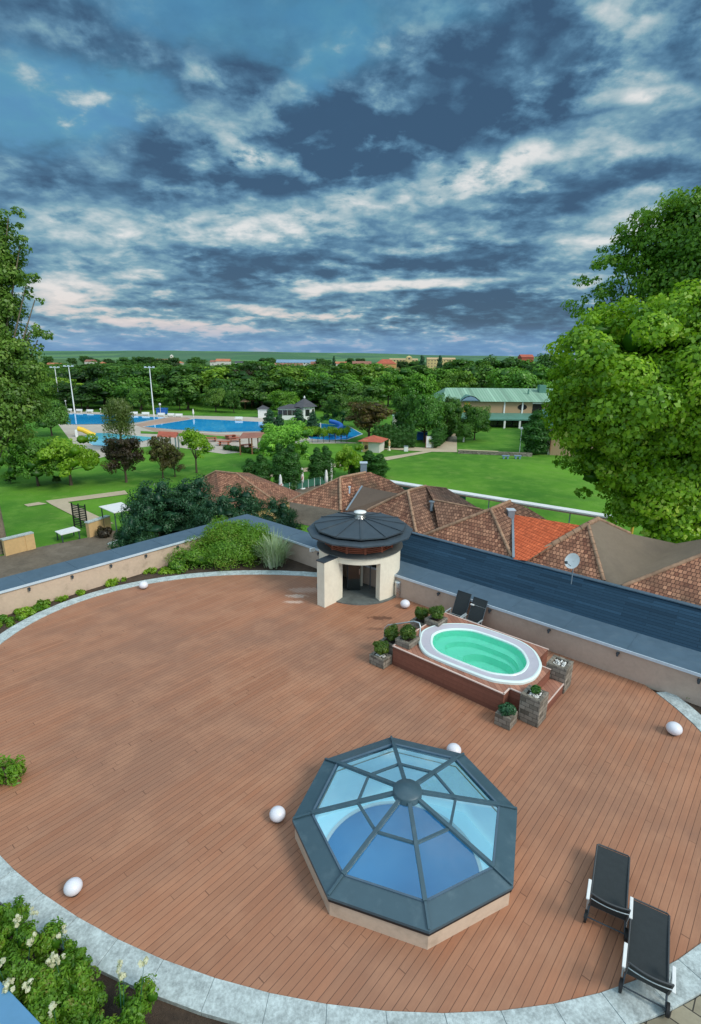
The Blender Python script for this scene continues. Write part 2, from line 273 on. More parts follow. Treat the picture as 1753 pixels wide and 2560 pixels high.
# ------------------------------------------------------------------ mesh helpers
class MB:
    def __init__(s): s.v = []; s.f = []; s.mi = []; s.uv = {}; s.sm = []
    def add(s, vs, fs, mi=0, smooth=False):
        o = len(s.v); s.v += [tuple(p) for p in vs]
        for f in fs: s.f.append([o + i for i in f]); s.mi.append(mi); s.sm.append(smooth)
        return s
    def box(s, a, b, mi=0, T=None):
        (x0, y0, z0), (x1, y1, z1) = a, b
        vs = [Vector(p) for p in ((x0, y0, z0), (x1, y0, z0), (x1, y1, z0), (x0, y1, z0), (x0, y0, z1), (x1, y0, z1), (x1, y1, z1), (x0, y1, z1))]
        if T: vs = [T(p) if callable(T) else T @ p for p in vs]
        return s.add(vs, [(3, 2, 1, 0), (4, 5, 6, 7), (0, 1, 5, 4), (1, 2, 6, 5), (2, 3, 7, 6), (3, 0, 4, 7)], mi)
    def prism(s, pts, z0, z1, mi=0, cap0=True):
        n = len(pts); vs = [(p[0], p[1], z0) for p in pts] + [(p[0], p[1], z1) for p in pts]
        fs = [(i, (i + 1) % n, n + (i + 1) % n, n + i) for i in range(n)] + [tuple(range(n, 2 * n))]
        if cap0: fs.append(tuple(range(n - 1, -1, -1)))
        return s.add(vs, fs, mi)
    def poly(s, pts, mi=0): return s.add(pts, [tuple(range(len(pts)))], mi)
    def tube(s, pts, r, n=8, mi=0, caps=True, r2=None):
        pts = [Vector(p) for p in pts]; K = len(pts); vs = []; fs = []
        rs = r if isinstance(r, (list, tuple)) else [r + ((r2 if r2 is not None else r) - r) * i / max(1, K - 1) for i in range(K)]
        for i, p in enumerate(pts):
            d = (pts[min(i + 1, K - 1)] - pts[max(i - 1, 0)]).normalized()
            a = d.orthogonal().normalized() if i == 0 else (a - d * a.dot(d)).normalized()
            b = d.cross(a)
            for k in range(n): t = 2 * PI * k / n; vs.append(p + (a * cos(t) + b * sin(t)) * rs[i])
        for i in range(K - 1):
            for k in range(n): fs.append((i * n + k, i * n + (k + 1) % n, (i + 1) * n + (k + 1) % n, (i + 1) * n + k))
        s.add(vs, fs, mi, n > 5)
        if caps: s.add(vs[:n], [tuple(range(n - 1, -1, -1))], mi); s.add(vs[-n:], [tuple(range(n))], mi)
        return s
    def bar(s, p, q, w, h, mi=0):
        'rectangular bar, w across, h in height'
        p, q = Vector(p), Vector(q); d = (q - p).normalized(); up = Vector((0, 0, 1))
        if abs(d.z) > .95: up = Vector((0, 1, 0))
        a = d.cross(up).normalized() * w / 2; b = a.cross(d).normalized() * h / 2
        vs = [p - a - b, p + a - b, p + a + b, p - a + b, q - a - b, q + a - b, q + a + b, q - a + b]
        return s.add(vs, [(0, 3, 2, 1), (4, 5, 6, 7), (0, 1, 5, 4), (1, 2, 6, 5), (2, 3, 7, 6), (3, 0, 4, 7)], mi)
    def lathe(s, prof, c=(0, 0, 0), n=24, mi=0, a0=0, smooth=True, sx=1.0, sy=1.0):
        vs = []; fs = []; K = len(prof)
        for (r, z) in prof:
            for k in range(n): t = a0 + 2 * PI * k / n; vs.append((c[0] + r * cos(t) * sx, c[1] + r * sin(t) * sy, c[2] + z))
        for i in range(K - 1):
            for k in range(n): fs.append((i * n + k, i * n + (k + 1) % n, (i + 1) * n + (k + 1) % n, (i + 1) * n + k))
        return s.add(vs, fs, mi, smooth)
    def build(s, name, mats, parent=None, uv=False, bevel=0):
        me = bpy.data.meshes.new(name); me.from_pydata(s.v, [], s.f)
        for m in (mats if isinstance(mats, (list, tuple)) else [mats]): me.materials.append(M[m] if isinstance(m, str) else m)
        me.polygons.foreach_set('material_index', s.mi); me.polygons.foreach_set('use_smooth', s.sm)
        if uv:
            ul = me.uv_layers.new(name='UVMap'); up = Vector((0, 0, 1))
            for p in me.polygons:
                nn = p.normal; h = up.cross(nn)
                h = h.normalized() if h.length > .05 else Vector((cos(rad(-41)), sin(rad(-41)), 0)); t = nn.cross(h)
                for li in p.loop_indices:
                    co = me.vertices[me.loops[li].vertex_index].co; ul.data[li].uv = (co.dot(h), co.dot(t))
        me.update()
        ob = bpy.data.objects.new(name, me); COL.objects.link(ob)
        if bevel:
            md = ob.modifiers.new('bevel', 'BEVEL'); md.width = bevel; md.segments = 2; md.limit_method = 'ANGLE'
        if parent: ob.parent = parent
        return ob
def tag(o, label=None, cat=None, group=None, kind=None):
    for k, v in (('label', label), ('category', cat), ('group', group), ('kind', kind)):
        if v: o[k] = v
    return o
def empty(name, loc, rz=0.0, label=None, cat=None, group=None):
    o = bpy.data.objects.new(name, None); COL.objects.link(o); o.location = loc; o.rotation_euler = (0, 0, rz); o.empty_display_size = .2
    return tag(o, label, cat, group)
def dup(root, loc, rz=None, label=None, scale=None, color=None):
    'a copy of a thing with copies of its parts and sub-parts, sharing mesh data'
    r = root.copy(); COL.objects.link(r); r.location = loc
    if rz is not None: r.rotation_euler = (0, 0, rz)
    if label: r['label'] = label
    if scale: r.scale = scale
    def rec(src, dst):
        for ch in [o for o in KIDS.get(src.name, [])]:
            c = ch.copy(); COL.objects.link(c); c.parent = dst
            if color: c.color = color
            KIDS.setdefault(dst.name, []).append(c); rec(ch, c)
    rec(root, r)
    if color: r.color = color
    return r
KIDS = {}
def index_kids():
    KIDS.clear()
    for o in COL.objects:
        if o.parent: KIDS.setdefault(o.parent.name, []).append(o)

# frames of the terrace: n points to the right wall, m to the left wall, e runs along the right wall
e = Vector((cos(rad(-41)), sin(rad(-41)), 0)); n = Vector((-e.y, e.x, 0)); mm = -e
def NM(a, b, z=0.0): return n * a + mm * b + Vector((0, 0, z))
A_IN, B_IN, CW, WH = 17.39, 23.03, 1.45, 1.0
EC = Vector((-1.324, 14.731)); EA, EB, ET = 11.623, 8.204, rad(-23.02)
def ell(t, off=0.0):
    a, b = (EA + off) * cos(t), (EB + off) * sin(t)
    return Vector((EC.x + a * cos(ET) - b * sin(ET), EC.y + a * sin(ET) + b * cos(ET), 0))
def structure(ob): ob['kind'] = 'structure'; return ob

# ------------------------------------------------------------------ the ground and the park floor
def sheet(name, pts, z, mat, dz=0.0):
    return structure(MB().poly([(p[0], p[1], z) for p in pts]).build(name, mat))
def gpoly(name, px, z, mat): return sheet(name, [G(x, y, GZ) for x, y in px], z, mat)
sheet('ground', [(-9000, -300), (9000, -300), (9000, 14000), (-9000, 14000)], GZ, 'lawn')
b = MB(); K = 90; rows = [(1500, 0), (2000, .25), (2600, .62), (3200, 1.0), (4200, .9), (6000, .5)]
for j, (Y, hf) in enumerate(rows):
    for i in range(K + 1):
        x = (-1 + 2 * i / K) * 1.2 * Y; u = x / Y
        top = 19 + 14 * math.exp(-((u + .28) / .28) ** 2) + 5 * math.exp(-((u - .02) / .1) ** 2) - 6 * max(0, u) + .8 * sin(u * 31) + .5 * sin(u * 77 + 1)
        b.v.append((x, Y, GZ + .3 + max(0, (top - GZ) * hf * (3200 and (Y / 3200 if Y > 3200 else 1)))))
for j in range(len(rows) - 1):
    for i in range(K):
        q = j * (K + 1) + i; b.f.append([q, q + 1, q + K + 2, q + K + 1]); b.mi.append(0); b.sm.append(True)
structure(b.build('hills', 'hill'))
gpoly('paving', [(120, 1027), (300, 1032), (425, 1038), (600, 1042), (690, 1044), (700, 1090), (900, 1108), (700, 1110), (640, 1128), (560, 1135), (400, 1112), (330, 1122), (250, 1145), (190, 1120)], GZ + .02, 'paving')
gpoly('brick_paving', [(335, 1062), (426, 1043), (470, 1044), (480, 1049), (370, 1066), (400, 1074), (540, 1086), (600, 1087), (600, 1100), (560, 1108), (520, 1098), (440, 1085), (390, 1080)], GZ + .04, 'redpave')
gpoly('lawn_strip', [(352, 1078), (420, 1082), (500, 1087), (570, 1092), (570, 1098), (500, 1096), (420, 1087), (352, 1084)], GZ + .06, 'lawn')
def pool(name, px, mat, grow=1.05):
    P = [G(x, y, GZ) for x, y in px]; c = sum(P, Vector()) / len(P)
    sheet(name + '_rim', [c + (p - c) * grow for p in P], GZ + .08, 'white'); structure(MB().poly([(p.x, p.y, GZ + .12) for p in P]).build(name + '_water', mat))
pool('racing_pool', [(147, 1034), (280, 1038), (414, 1045), (326, 1060), (183, 1062), (150, 1058)], 'pool', 1.025)
pool('main_pool', [(361, 1068), (488, 1048), (655, 1056), (672, 1066), (655, 1079), (546, 1081), (440, 1075)], 'pool', 1.03)
pool('children_pool', [(205, 1097), (229, 1083), (277, 1085), (394, 1096), (352, 1105), (310, 1112), (273, 1117), (233, 1114)], 'pool_l', 1.03)
pool('wave_pool', [(776, 1098), (762, 1078), (800, 1060), (870, 1066), (905, 1086), (866, 1100), (820, 1101)], 'pool', 1.04)
gpoly('path', [(936, 1112), (1068, 1120), (1108, 1098), (1130, 1070), (1146, 1066), (1142, 1080), (1143, 1131), (1080, 1130), (965, 1152), (960, 1144), (1058, 1129), (936, 1122)], GZ + .05, 'path')
gpoly('garden_path', [(114, 1253), (312, 1227), (320, 1236), (169, 1256), (285, 1310), (222, 1310), (128, 1262)], GZ + .05, 'path')
gpoly('footpath', [(640, 1192), (691, 1181), (745, 1173), (833, 1160), (880, 1150), (905, 1152), (870, 1163), (779, 1178), (691, 1190), (650, 1200)], GZ + .05, 'path')
gpoly('bare_patch', [(60, 1262), (96, 1256), (118, 1260), (70, 1267)], GZ + .04, 'path')
gpoly('gravel_yard', [(-200, 1410), (0, 1391), (13, 1389), (86, 1371), (222, 1344), (275, 1326), (320, 1330), (345, 1370), (345, 1420), (0, 1560), (-300, 1620)], GZ + .03, 'gravel')
gpoly('service_paving', [(640, 1230), (720, 1205), (820, 1200), (900, 1215), (1500, 1330), (1753, 1400), (1753, 1500), (640, 1290)], GZ + .03, 'gravel')

# ------------------------------------------------------------------ terrace floor
OC = Vector((1.262, 9.261)); OR_, OPH = 2.456, rad(93.7)
def octp(r, k, z, ph=OPH): a = ph - k * PI / 4; return Vector((OC.x + r * cos(a), OC.y + r * sin(a), z))
def clip(P, nv, dmax):
    out = []
    for i in range(len(P)):
        p, q = P[i], P[(i + 1) % len(P)]; dp, dq = p.dot(nv) - dmax, q.dot(nv) - dmax
        if dp <= 0: out.append(p)
        if dp * dq < 0: out.append(p + (q - p) * (dp / (dp - dq)))
    return out
def hit(P, o, d):
    best = None
    for i in range(len(P)):
        a, c = P[i], P[(i + 1) % len(P)]; s = c - a; den = d.x * s.y - d.y * s.x
        if abs(den) < 1e-9: continue
        w = a - o; t = (w.x * s.y - w.y * s.x) / den; u = (w.x * d.y - w.y * d.x) / den
        if t > 0 and -1e-6 <= u <= 1 + 1e-6 and (best is None or t < best): best = t
    return o + d * best
deckP = clip([ell(2 * PI * k / 240) for k in range(240)], n, A_IN + .1)
O3 = Vector((OC.x, OC.y, 0)); b = MB(); N = 240; inner = [octp(2.33, k, 0) for k in range(8)]
ang = sorted([2 * PI * k / N for k in range(N)] + [(OPH - k * PI / 4) % (2 * PI) for k in range(8)])
vi = []; vo_ = []
for a in ang:
    d = Vector((cos(a), sin(a), 0)); vi.append(hit(inner, O3, d)); vo_.append(hit(deckP, O3, d))
L = len(ang)
b.add(vi + vo_, [(i, L + i, L + (i + 1) % L, (i + 1) % L) for i in range(L)])
structure(b.build('terrace_deck', 'deck'))
# stone kerb band around the oval deck, slab by slab, with real joints
b = MB(); S = 74
for k in range(S):
    t0, t1 = 2 * PI * (k + .006) / S, 2 * PI * (k + .994) / S
    q = [ell(t0, .01), ell(t1, .01), ell(t1, .51), ell(t0, .51)]
    c = sum(q, Vector()) / 4
    if c.dot(n) > A_IN - .12: continue
    b.prism([(p.x, p.y) for p in q], -.12, .022 + random.uniform(-.003, .003))
structure(b.build('stone_border', 'terrazzo', bevel=.004))
b = MB(); A_, B_ = [ell(2 * PI * k / 240, .012) + Vector((0, 0, .008)) for k in range(241)], [ell(2 * PI * k / 240, .505) + Vector((0, 0, .008)) for k in range(241)]
b.add(A_ + B_, [(i, i + 1, 241 + i + 1, 241 + i) for i in range(240) if B_[i].dot(n) < A_IN - .05]); structure(b.build('kerb_joint_mortar', plain('kerb_mortar', (.36, .41, .41), .9)))
b = MB(); o1 = [ell(2 * PI * k / 120, .0) for k in range(120)]
big = [NM(A_IN + .5, B_IN + .5), NM(A_IN + .5, -14), NM(-1.0, -14), NM(-1.0, B_IN + .5)]
oc = Vector((EC.x, EC.y, 0)); vo2 = [hit(big, oc, (p - oc).normalized()) for p in o1]
vo2 = [q if (q - oc).length > (p - oc).length else p for p, q in zip(o1, vo2)]
b.add([p + Vector((0, 0, -.06)) for p in o1] + [p + Vector((0, 0, -.06)) for p in vo2], [(i, 120 + i, 120 + (i + 1) % 120, (i + 1) % 120) for i in range(120)])
structure(b.build('planting_bed_soil', 'soil'))
pv = [ell(t, .52) for t in [rad(a) for a in range(300, 341, 4)]]
structure(MB().poly([Vector((p.x, p.y, -.03)) for p in pv] + [Vector((14, 7, -.03)), Vector((14, 2, -.03)), Vector((4.2, 2, -.03))]).build('paver_area', 'paver', uv=True))

# ------------------------------------------------------------------ parapet walls
def wallrun(name, label, P0, P1, inn, mat, mitre0, mitre1, nbr):
    'P0-P1 inner foot line, inn = unit vector pointing outward'
    w = empty(name, (0, 0, 0), 0, label, 'parapet wall')
    d = (P1 - P0).normalized()
    def q(s, o): return P0 + d * s + inn * o
    Ln = (P1 - P0).length
    def seg(o0, o1, z0, z1):
        pts = [q(-mitre0 * o0, o0), q(Ln + mitre1 * o0, o0), q(Ln + mitre1 * o1, o1), q(-mitre0 * o1, o1)]
        if (pts[1] - pts[0]).cross(pts[2] - pts[1]).z < 0: pts.reverse()
        return [(p.x, p.y) for p in pts], z0, z1
    MB().prism(*seg(.03, CW - .05, -.5, WH - .06)).build('wall_body', mat, w, uv=True)
    MB().prism(*seg(-.02, CW + .02, WH - .055, WH)).build('coping', 'coping', w, bevel=.008)
    MB().prism(*seg(-.055, -.022, WH - .075, WH + .022)).build('drip_edge', 'edge', w)
    b = MB()
    s = 1.3
    while s < Ln - .6: # folded seams of the sheet metal
        b.bar(q(s, .02) + Vector((0, 0, WH + .004)), q(s, CW - .02) + Vector((0, 0, WH + .004)), .02, .012); s += 2.05
    b.build('coping_seam', 'coping', w)
    for k in range(nbr):
        s = Ln * (k + .6) / nbr; p = q(s, -.02) + Vector((0, 0, WH - .20)); b = MB()
        b.bar(p + inn * .05, p - inn * .07, .09, .05); b.bar(p - inn * .05 + Vector((0, 0, .06)), p - inn * .05 - Vector((0, 0, .09)), .05, .05)
        b.build('wall_bracket', 'darkmetal', w)
    return w
cornr = NM(A_IN, B_IN)
wl = wallrun('parapet_wall', 'long beige parapet wall with blue-grey metal coping on the left side of the terrace', NM(-3.0, B_IN), cornr, mm, 'render', 0, 1, 12)
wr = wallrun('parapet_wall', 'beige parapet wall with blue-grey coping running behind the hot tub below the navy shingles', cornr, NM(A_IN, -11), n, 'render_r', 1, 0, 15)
# navy shingled slope and its ridge cap rise behind the right coping
sh = empty('shingled_screen', (0, 0, 0), 0, 'long navy shingled roof slope rising behind the right hand coping', 'roof slope')
b0, b1 = 16.2, -13.0
a0, a1, a2 = A_IN + CW + .03, A_IN + 2.62, A_IN + 3.0
b = MB(); b.poly([NM(a0, b0, .97), NM(a0, b1, .97), NM(a1, b1, 1.97), NM(a1, b0, 1.97)]); b.build('shingle_slope', 'shingle', sh, uv=True)
b = MB(); b.bar(NM(a1 + .06, b0, 2.0), NM(a1 + .06, b1, 2.0), .2, .05); b.build('ridge_cap', 'coping', sh, bevel=.01)
b = MB(); b.poly([NM(a1 + .1, b0, 1.97), NM(a1 + .1, b1, 1.97), NM(a2, b1, GZ), NM(a2, b0, GZ)]); b.poly([NM(a0, b0, .97), NM(a1, b0, 1.97), NM(a1 + .1, b0, 1.97), NM(a2, b0, GZ), NM(a0, b0, GZ)]); b.build('end_wall', 'siding', sh, uv=True)
# building body below the terrace
b = MB(); q = [NM(-3, B_IN + CW - .05, 0), NM(A_IN + CW - .04, B_IN + CW - .05, 0), NM(A_IN + CW - .04, -13, 0), NM(A_IN + CW - .3, -13, 0), NM(A_IN + CW - .3, B_IN + CW - .3, 0), NM(-3, B_IN + CW - .3, 0)]
b.prism([(p.x, p.y) for p in q][::-1], GZ - .2, -.5); o = b.build('terrace_storey', 'render', uv=True); tag(o, 'beige outer wall of the storey carrying the terrace', 'building')

# ------------------------------------------------------------------ octagonal skylight
sk = empty('skylight', (OC.x, OC.y, 0), 0, 'large octagonal glass skylight with petrol blue frame on the deck', 'skylight')
def skb(b, name, mat, par=None, uv=False, bevel=0):
    b.v = [(x - OC.x, y - OC.y, z) for x, y, z in b.v]; return b.build(name, mat, par or sk, uv, bevel)
def ringp(r, z, ph=OPH): return [octp(r, k, z, ph) for k in range(8)]
def band(b, A, B, mi=0):
    b.add(A + B, [(i, (i + 1) % 8, 8 + (i + 1) % 8, 8 + i) for i in range(8)], mi)
b = MB(); band(b, ringp(2.405, 0), ringp(2.405, .375)); band(b, ringp(2.405, .375), ringp(2.05, .375)); skb(b, 'plinth', 'render', uv=True)
b = MB(); band(b, ringp(2.435, .36), ringp(2.435, .445)); band(b, ringp(2.435, .36), ringp(2.35, .36)); skb(b, 'shadow_gap', 'black')
b = MB(); band(b, ringp(2.456, .44), ringp(2.456, .50)); band(b, ringp(2.456, .50), ringp(2.04, .625)); band(b, ringp(2.04, .625), ringp(2.0, .56)); band(b, ringp(2.456, .44), ringp(2.30, .43)); skb(b, 'rim_flashing', 'skymetal')
def zz(r): return .625 + (2.04 - r) * .245 if r < 2.04 else .5 + (2.456 - r) * .30
for k in range(8):
    b = MB(); P = [octp(r, k, zz(r) + .03) for r in (2.44, 2.04, .2)]
    b.bar(P[0], P[1], .05, .035); b.bar(P[1], P[2], .085, .075); skb(b, 'rib', 'skymetal', bevel=.006)
    b = MB(); f = .965; A, B = octp(1.06, k, zz(1.06) + .015), octp(1.06, k + 1, zz(1.06) + .015); md = (A + B) / 2
    b.bar(md + (A - md) * f, md + (B - md) * f, .055, .045); skb(b, 'crossbar', 'skymetal')
    b = MB(); A, B = octp(2.03, k, zz(2.03) + .012), octp(2.03, k + 1, zz(2.03) + .012); b.bar(A, B, .04, .03); skb(b, 'glazing_bead', 'edge' if False else 'coping')
    for r0, r1 in ((2.0, 1.085), (1.035, .28)):
        b = MB(); b.poly([octp(r0, k + .0, zz(r0)), octp(r0, k + 1, zz(r0)), octp(r1, k + 1, zz(r1)), octp(r1, k, zz(r1))][::-1]); skb(b, 'pane', 'glass')
b = MB(); b.lathe([(.31, 1.02), (.31, 1.155), (.29, 1.18), (.02, 1.22), (0, 1.22)], (OC.x, OC.y, 0), 28); b.lathe([(.31, 1.02), (0, 1.02)], (OC.x, OC.y, 0), 28); skb(b, 'hub', 'skymetal')
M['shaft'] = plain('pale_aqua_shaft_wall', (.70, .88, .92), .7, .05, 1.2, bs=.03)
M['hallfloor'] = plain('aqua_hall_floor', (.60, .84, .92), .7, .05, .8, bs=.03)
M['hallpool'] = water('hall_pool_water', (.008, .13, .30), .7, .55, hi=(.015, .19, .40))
for k_, c_, s_ in (('shaft', (.50, .76, .82), .26), ('hallfloor', (.42, .74, .84), .26), ('hallpool', (.004, .13, .30), .32)):  # faint glow added to shaft, floor and pool surfaces to brighten the interior
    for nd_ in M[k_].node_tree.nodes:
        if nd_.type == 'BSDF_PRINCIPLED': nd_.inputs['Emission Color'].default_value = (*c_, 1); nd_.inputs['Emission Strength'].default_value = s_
zf = -1.5
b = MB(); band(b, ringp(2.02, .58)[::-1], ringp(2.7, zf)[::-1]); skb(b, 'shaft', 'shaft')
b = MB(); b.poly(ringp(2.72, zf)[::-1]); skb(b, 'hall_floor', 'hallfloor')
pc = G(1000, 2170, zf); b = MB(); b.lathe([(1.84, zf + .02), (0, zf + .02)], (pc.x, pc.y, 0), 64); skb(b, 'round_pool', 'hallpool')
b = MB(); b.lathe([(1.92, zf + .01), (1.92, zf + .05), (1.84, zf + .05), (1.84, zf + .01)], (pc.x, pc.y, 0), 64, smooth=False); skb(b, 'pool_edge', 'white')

# ------------------------------------------------------------------ globe lamps
def globe(p, r, label):
    g = empty('globe_lamp', p, 0, label, 'garden lamp', 'white globe lamps on the deck')
    b = MB(); pr = []
    for i in range(17):
        a = -PI / 2 + PI * i / 16; pr.append((max(0.0005, r * cos(a)), r * .84 + r * .84 * sin(a) + .01))
    b.lathe(pr, n=36); b.build('globe', 'globe', g); MB().lathe([(.10, 0), (.10, .03), (0, .03)], n=20).build('base', 'black', g); return g
for (px, py, r, lb) in ((359, 1463, .225, 'white globe lamp by the far kerb near the left parapet wall'), (1013, 1510, .235, 'white globe lamp between the round tower and the shrub planters'),
                        (1686, 1822, .235, 'white globe lamp near the right end of the kerb beyond the hot tub'), (1135, 1876, .22, 'white globe lamp half hidden behind the skylight'),
                        (694, 2036, .21, 'white globe lamp standing just left of the skylight'), (183, 2218, .195, 'white globe lamp by the near kerb above the flowering hedge')):
    r *= .86; g = G(px, py, r * .84); g.z = 0; globe(g, r, lb)

# ------------------------------------------------------------------ round tower
TC = Vector((.42, 22.3, 0)); tw = empty('round_tower', TC, 0, 'small round cream stair tower with dark twelve sided metal roof and dark doorway', 'tower')
def arc(r, a0, a1, k): return [Vector((r * cos(a0 + (a1 - a0) * i / k), r * sin(a0 + (a1 - a0) * i / k), 0)) for i in range(k + 1)]
aR, aL = rad(-62), rad(240)
b = MB(); o_ = arc(1.8, aR, aL, 56); i_ = arc(1.47, aR, aL, 56); K = len(o_)
vs = [p for p in o_] + [p + Vector((0, 0, 2.03)) for p in o_] + [p for p in i_] + [p + Vector((0, 0, 2.03)) for p in i_]; fs = []
for i in range(K - 1):
    fs += [(i, i + 1, K + i + 1, K + i), (2 * K + i + 1, 2 * K + i, 3 * K + i, 3 * K + i + 1), (K + i, K + i + 1, 3 * K + i + 1, 3 * K + i)]
fs += [(0, K, 3 * K, 2 * K), (K - 1, 2 * K - 1 + 0, 4 * K - 1, 3 * K - 1)]
fs[-1] = (K - 1, 3 * K - 1, 4 * K - 1, 2 * K - 1)
b.add(vs, fs); b.build('drum_wall', 'cream', tw)
b = MB(); A = arc(1.8, aL - 2 * PI, aR, 14); B = arc(1.5, aL - 2 * PI, aR, 14); K = 15
vs = [p + Vector((0, 0, 1.74)) for p in A] + [p + Vector((0, 0, 2.028)) for p in A] + [p + Vector((0, 0, 1.74)) for p in B] + [p + Vector((0, 0, 2.028)) for p in B]
b.add(vs, sum([[(i, i + 1, K + i + 1, K + i), (i + 1, i, 2 * K + i, 2 * K + i + 1)] for i in range(K - 1)], [])); b.build('lintel', 'cream', tw)
b = MB(); pv_ = [G(791.1, 1512.7), G(811.7, 1519.9)]
q0 = G(811.7, 1519.9) - TC; q1 = q0 + n * .86; q2 = q1 + mm * .42; q3 = q0 + mm * .42
b.prism([(p.x, p.y) for p in (q0, q1, q2, q3)], 0, 1.98); b.build('pier', 'cream', tw, bevel=.008)
c_ = (q0 + q2) / 2; b = MB(); b.prism([((p - c_).x * 1.03 + c_.x, (p - c_).y * 1.06 + c_.y) for p in (q0 - n * .03, q1 + n * .45, q2 + n * .45, q3 - n * .03)], 1.985, 2.03); b.build('pier_cap', 'darkmetal', tw)
MB().lathe([(1.93, 0.0), (1.93, .05), (0, .05)], n=48, smooth=False).build('floor_slab', 'slate', tw)
b = MB(); b.lathe([(1.90, 2.035), (1.90, 2.075), (1.45, 2.10)], n=48, smooth=False); b.lathe([(1.90, 2.035), (1.4, 2.035)], n=48, smooth=False); b.build('ledge', 'soffit', tw)
MB().lathe([(1.46, 2.0), (0, 2.0)], n=36).build('ceiling', 'slate', tw)
ld = MB(); ld.lathe([(1.44, 2.09), (1.44, 2.70)], n=12, a0=rad(8), smooth=False); lo = ld.build('louvre_drum', 'wood', tw)
for k in range(12):
    a = rad(8) + 2 * PI * k / 12; a2 = a + 2 * PI / 12; p = Vector((1.49 * cos(a), 1.49 * sin(a), 0)); q = Vector((1.49 * cos(a2), 1.49 * sin(a2), 0))
    b = MB(); b.bar(p + Vector((0, 0, 2.08)), p + Vector((0, 0, 2.70)), .09, .07); b.build('post', 'wood', tw)
    b = MB()
    for j in range(7): z = 2.14 + j * .08; b.bar(p + Vector((0, 0, z)), q + Vector((0, 0, z)), .055, .035)
    b.build('louvre', 'wood', lo)
def dodeca(r, z, a0=rad(-90)): return [Vector((r * cos(a0 + k * PI / 6), r * sin(a0 + k * PI / 6), z)) for k in range(12)]
b = MB()
for (A, B) in ((dodeca(2.33, 2.68), dodeca(2.33, 2.74)), (dodeca(2.33, 2.74), dodeca(1.95, 2.82)), (dodeca(2.33, 2.68), dodeca(1.40, 2.72))):
    b.add(A + B, [(i, (i + 1) % 12, 12 + (i + 1) % 12, 12 + i) for i in range(12)])
b.build('lower_roof', 'darkmetal', tw)
b = MB()
for (A, B) in ((dodeca(2.02, 2.90), dodeca(2.02, 2.96)), (dodeca(2.02, 2.96), dodeca(.22, 3.26)), (dodeca(2.02, 2.90), dodeca(1.85, 2.86))):
    b.add(A + B, [(i, (i + 1) % 12, 12 + (i + 1) % 12, 12 + i) for i in range(12)])
ur = b.build('upper_roof', 'darkmetal', tw)
for k in range(12):
    p = dodeca(2.02, 2.975)[k]; q = dodeca(.22, 3.275)[k]; b = MB(); b.bar(p, q, .03, .045); b.build('standing_seam', 'black' if False else 'darkmetal', ur)
b = MB(); b.lathe([(.26, 3.20), (.26, 3.28), (.17, 3.29), (.17, 3.46)], n=20); vc = b.build('vent_cowl', 'steel', tw)
b = MB()
for k in range(14): a = 2 * PI * k / 14; b.bar((.22 * cos(a), .22 * sin(a), 3.28), (.22 * cos(a), .22 * sin(a), 3.50), .014, .014)
b.build('cowl_bars', 'steel', vc); MB().lathe([(.27, 3.50), (.27, 3.53), (.12, 3.57), (0, 3.57)], n=24).build('cowl_cap', 'white', vc)
# glass door set inside, and the shaft behind it
b = MB(); b.box((-.55, -.45, .06), (.0, -.42, 1.8)); b.box((.45, -.45, .06), (.5, -.42, 1.8)); b.build('door_frame', 'darkmetal', tw)
b = MB(); b.box((-.5, -.6, .08), (.05, -.585, 1.78)); dr = b.build('glass_door', 'doorglass', tw)
MB().box((-.02, -.62, .85), (.0, -.64, 1.1)).build('handle', 'steel', dr)
b = MB(); b.box((.02, -.1, .06), (.16, .05, 2.1)); b.build('inner_column', 'cream', tw); b = MB(); b.box((.18, -.6, 1.45), (.28, -.5, 1.62)); b.build('wall_lamp', 'white', tw)
# litter bin and floodlight
g = G(994, 1491); bn = empty('litter_bin', g, 0, 'cylindrical stainless steel bin against the wall right of the tower', 'bin')
MB().lathe([(.15, 0), (.15, .66), (.14, .68)], n=28).build('bin_body', 'steel', bn); MB().lathe([(.155, .66), (.155, .70), (.12, .745), (0, .76)], n=28).build('lid', 'alu', bn)
fp = G(781, 1381, 1.0); fl = empty('floodlight', fp, rad(30), 'small white floodlight on the coping left of the round tower', 'floodlight')
b = MB(); b.box((-.13, -.05, .05), (.13, .05, .22)); b.build('lamp_housing', 'white', fl, bevel=.01); MB().tube([(0, 0, 0), (0, 0, .07)], .02).build('bracket', 'darkmetal', fl)

# ------------------------------------------------------------------ hot tub
FLc = Vector((1.459, 15.924, 0)); TROT = rad(-41)
tb = empty('hot_tub', FLc, TROT, 'oval turquoise hot tub with grey rim set in a raised red-brown platform', 'hot tub')
PH = .70
plat = [(0, 0), (3.98, 0), (3.98, .38), (4.5, .38), (4.5, 2.15), (3.98, 2.15), (3.98, 3.27), (0, 3.27)]
out_ = [(.22, 1.45), (.24, 1.75), (.38, 2.15), (.68, 2.55), (1.12, 2.90), (1.55, 3.04), (2.4, 3.09), (3.16, 3.05), (3.62, 2.86), (3.92, 2.58), (4.22, 2.14), (4.34, 1.72), (4.36, 1.28), (4.28, .98), (4.13, .72), (3.75, .45), (3.31, .28), (2.4, .22), (1.55, .20), (1.15, .24), (.82, .42), (.55, .70), (.38, 1.0), (.26, 1.25)]
def spline(P, k=4):
    o = []; Nn = len(P)
    for i in range(Nn):
        a, b_, c, d = [Vector(P[(i + j - 1) % Nn]) for j in range(4)]
        for s in range(k):
            t = s / k; o.append(.5 * ((2 * b_) + (c - a) * t + (2 * a - 5 * b_ + 4 * c - d) * t * t + (3 * b_ - a - 3 * c + d) * t ** 3))
    return o
OUT = spline([(x, y, 0) for x, y in out_]); OUT.reverse(); cc = Vector((2.30, 1.62, 0))
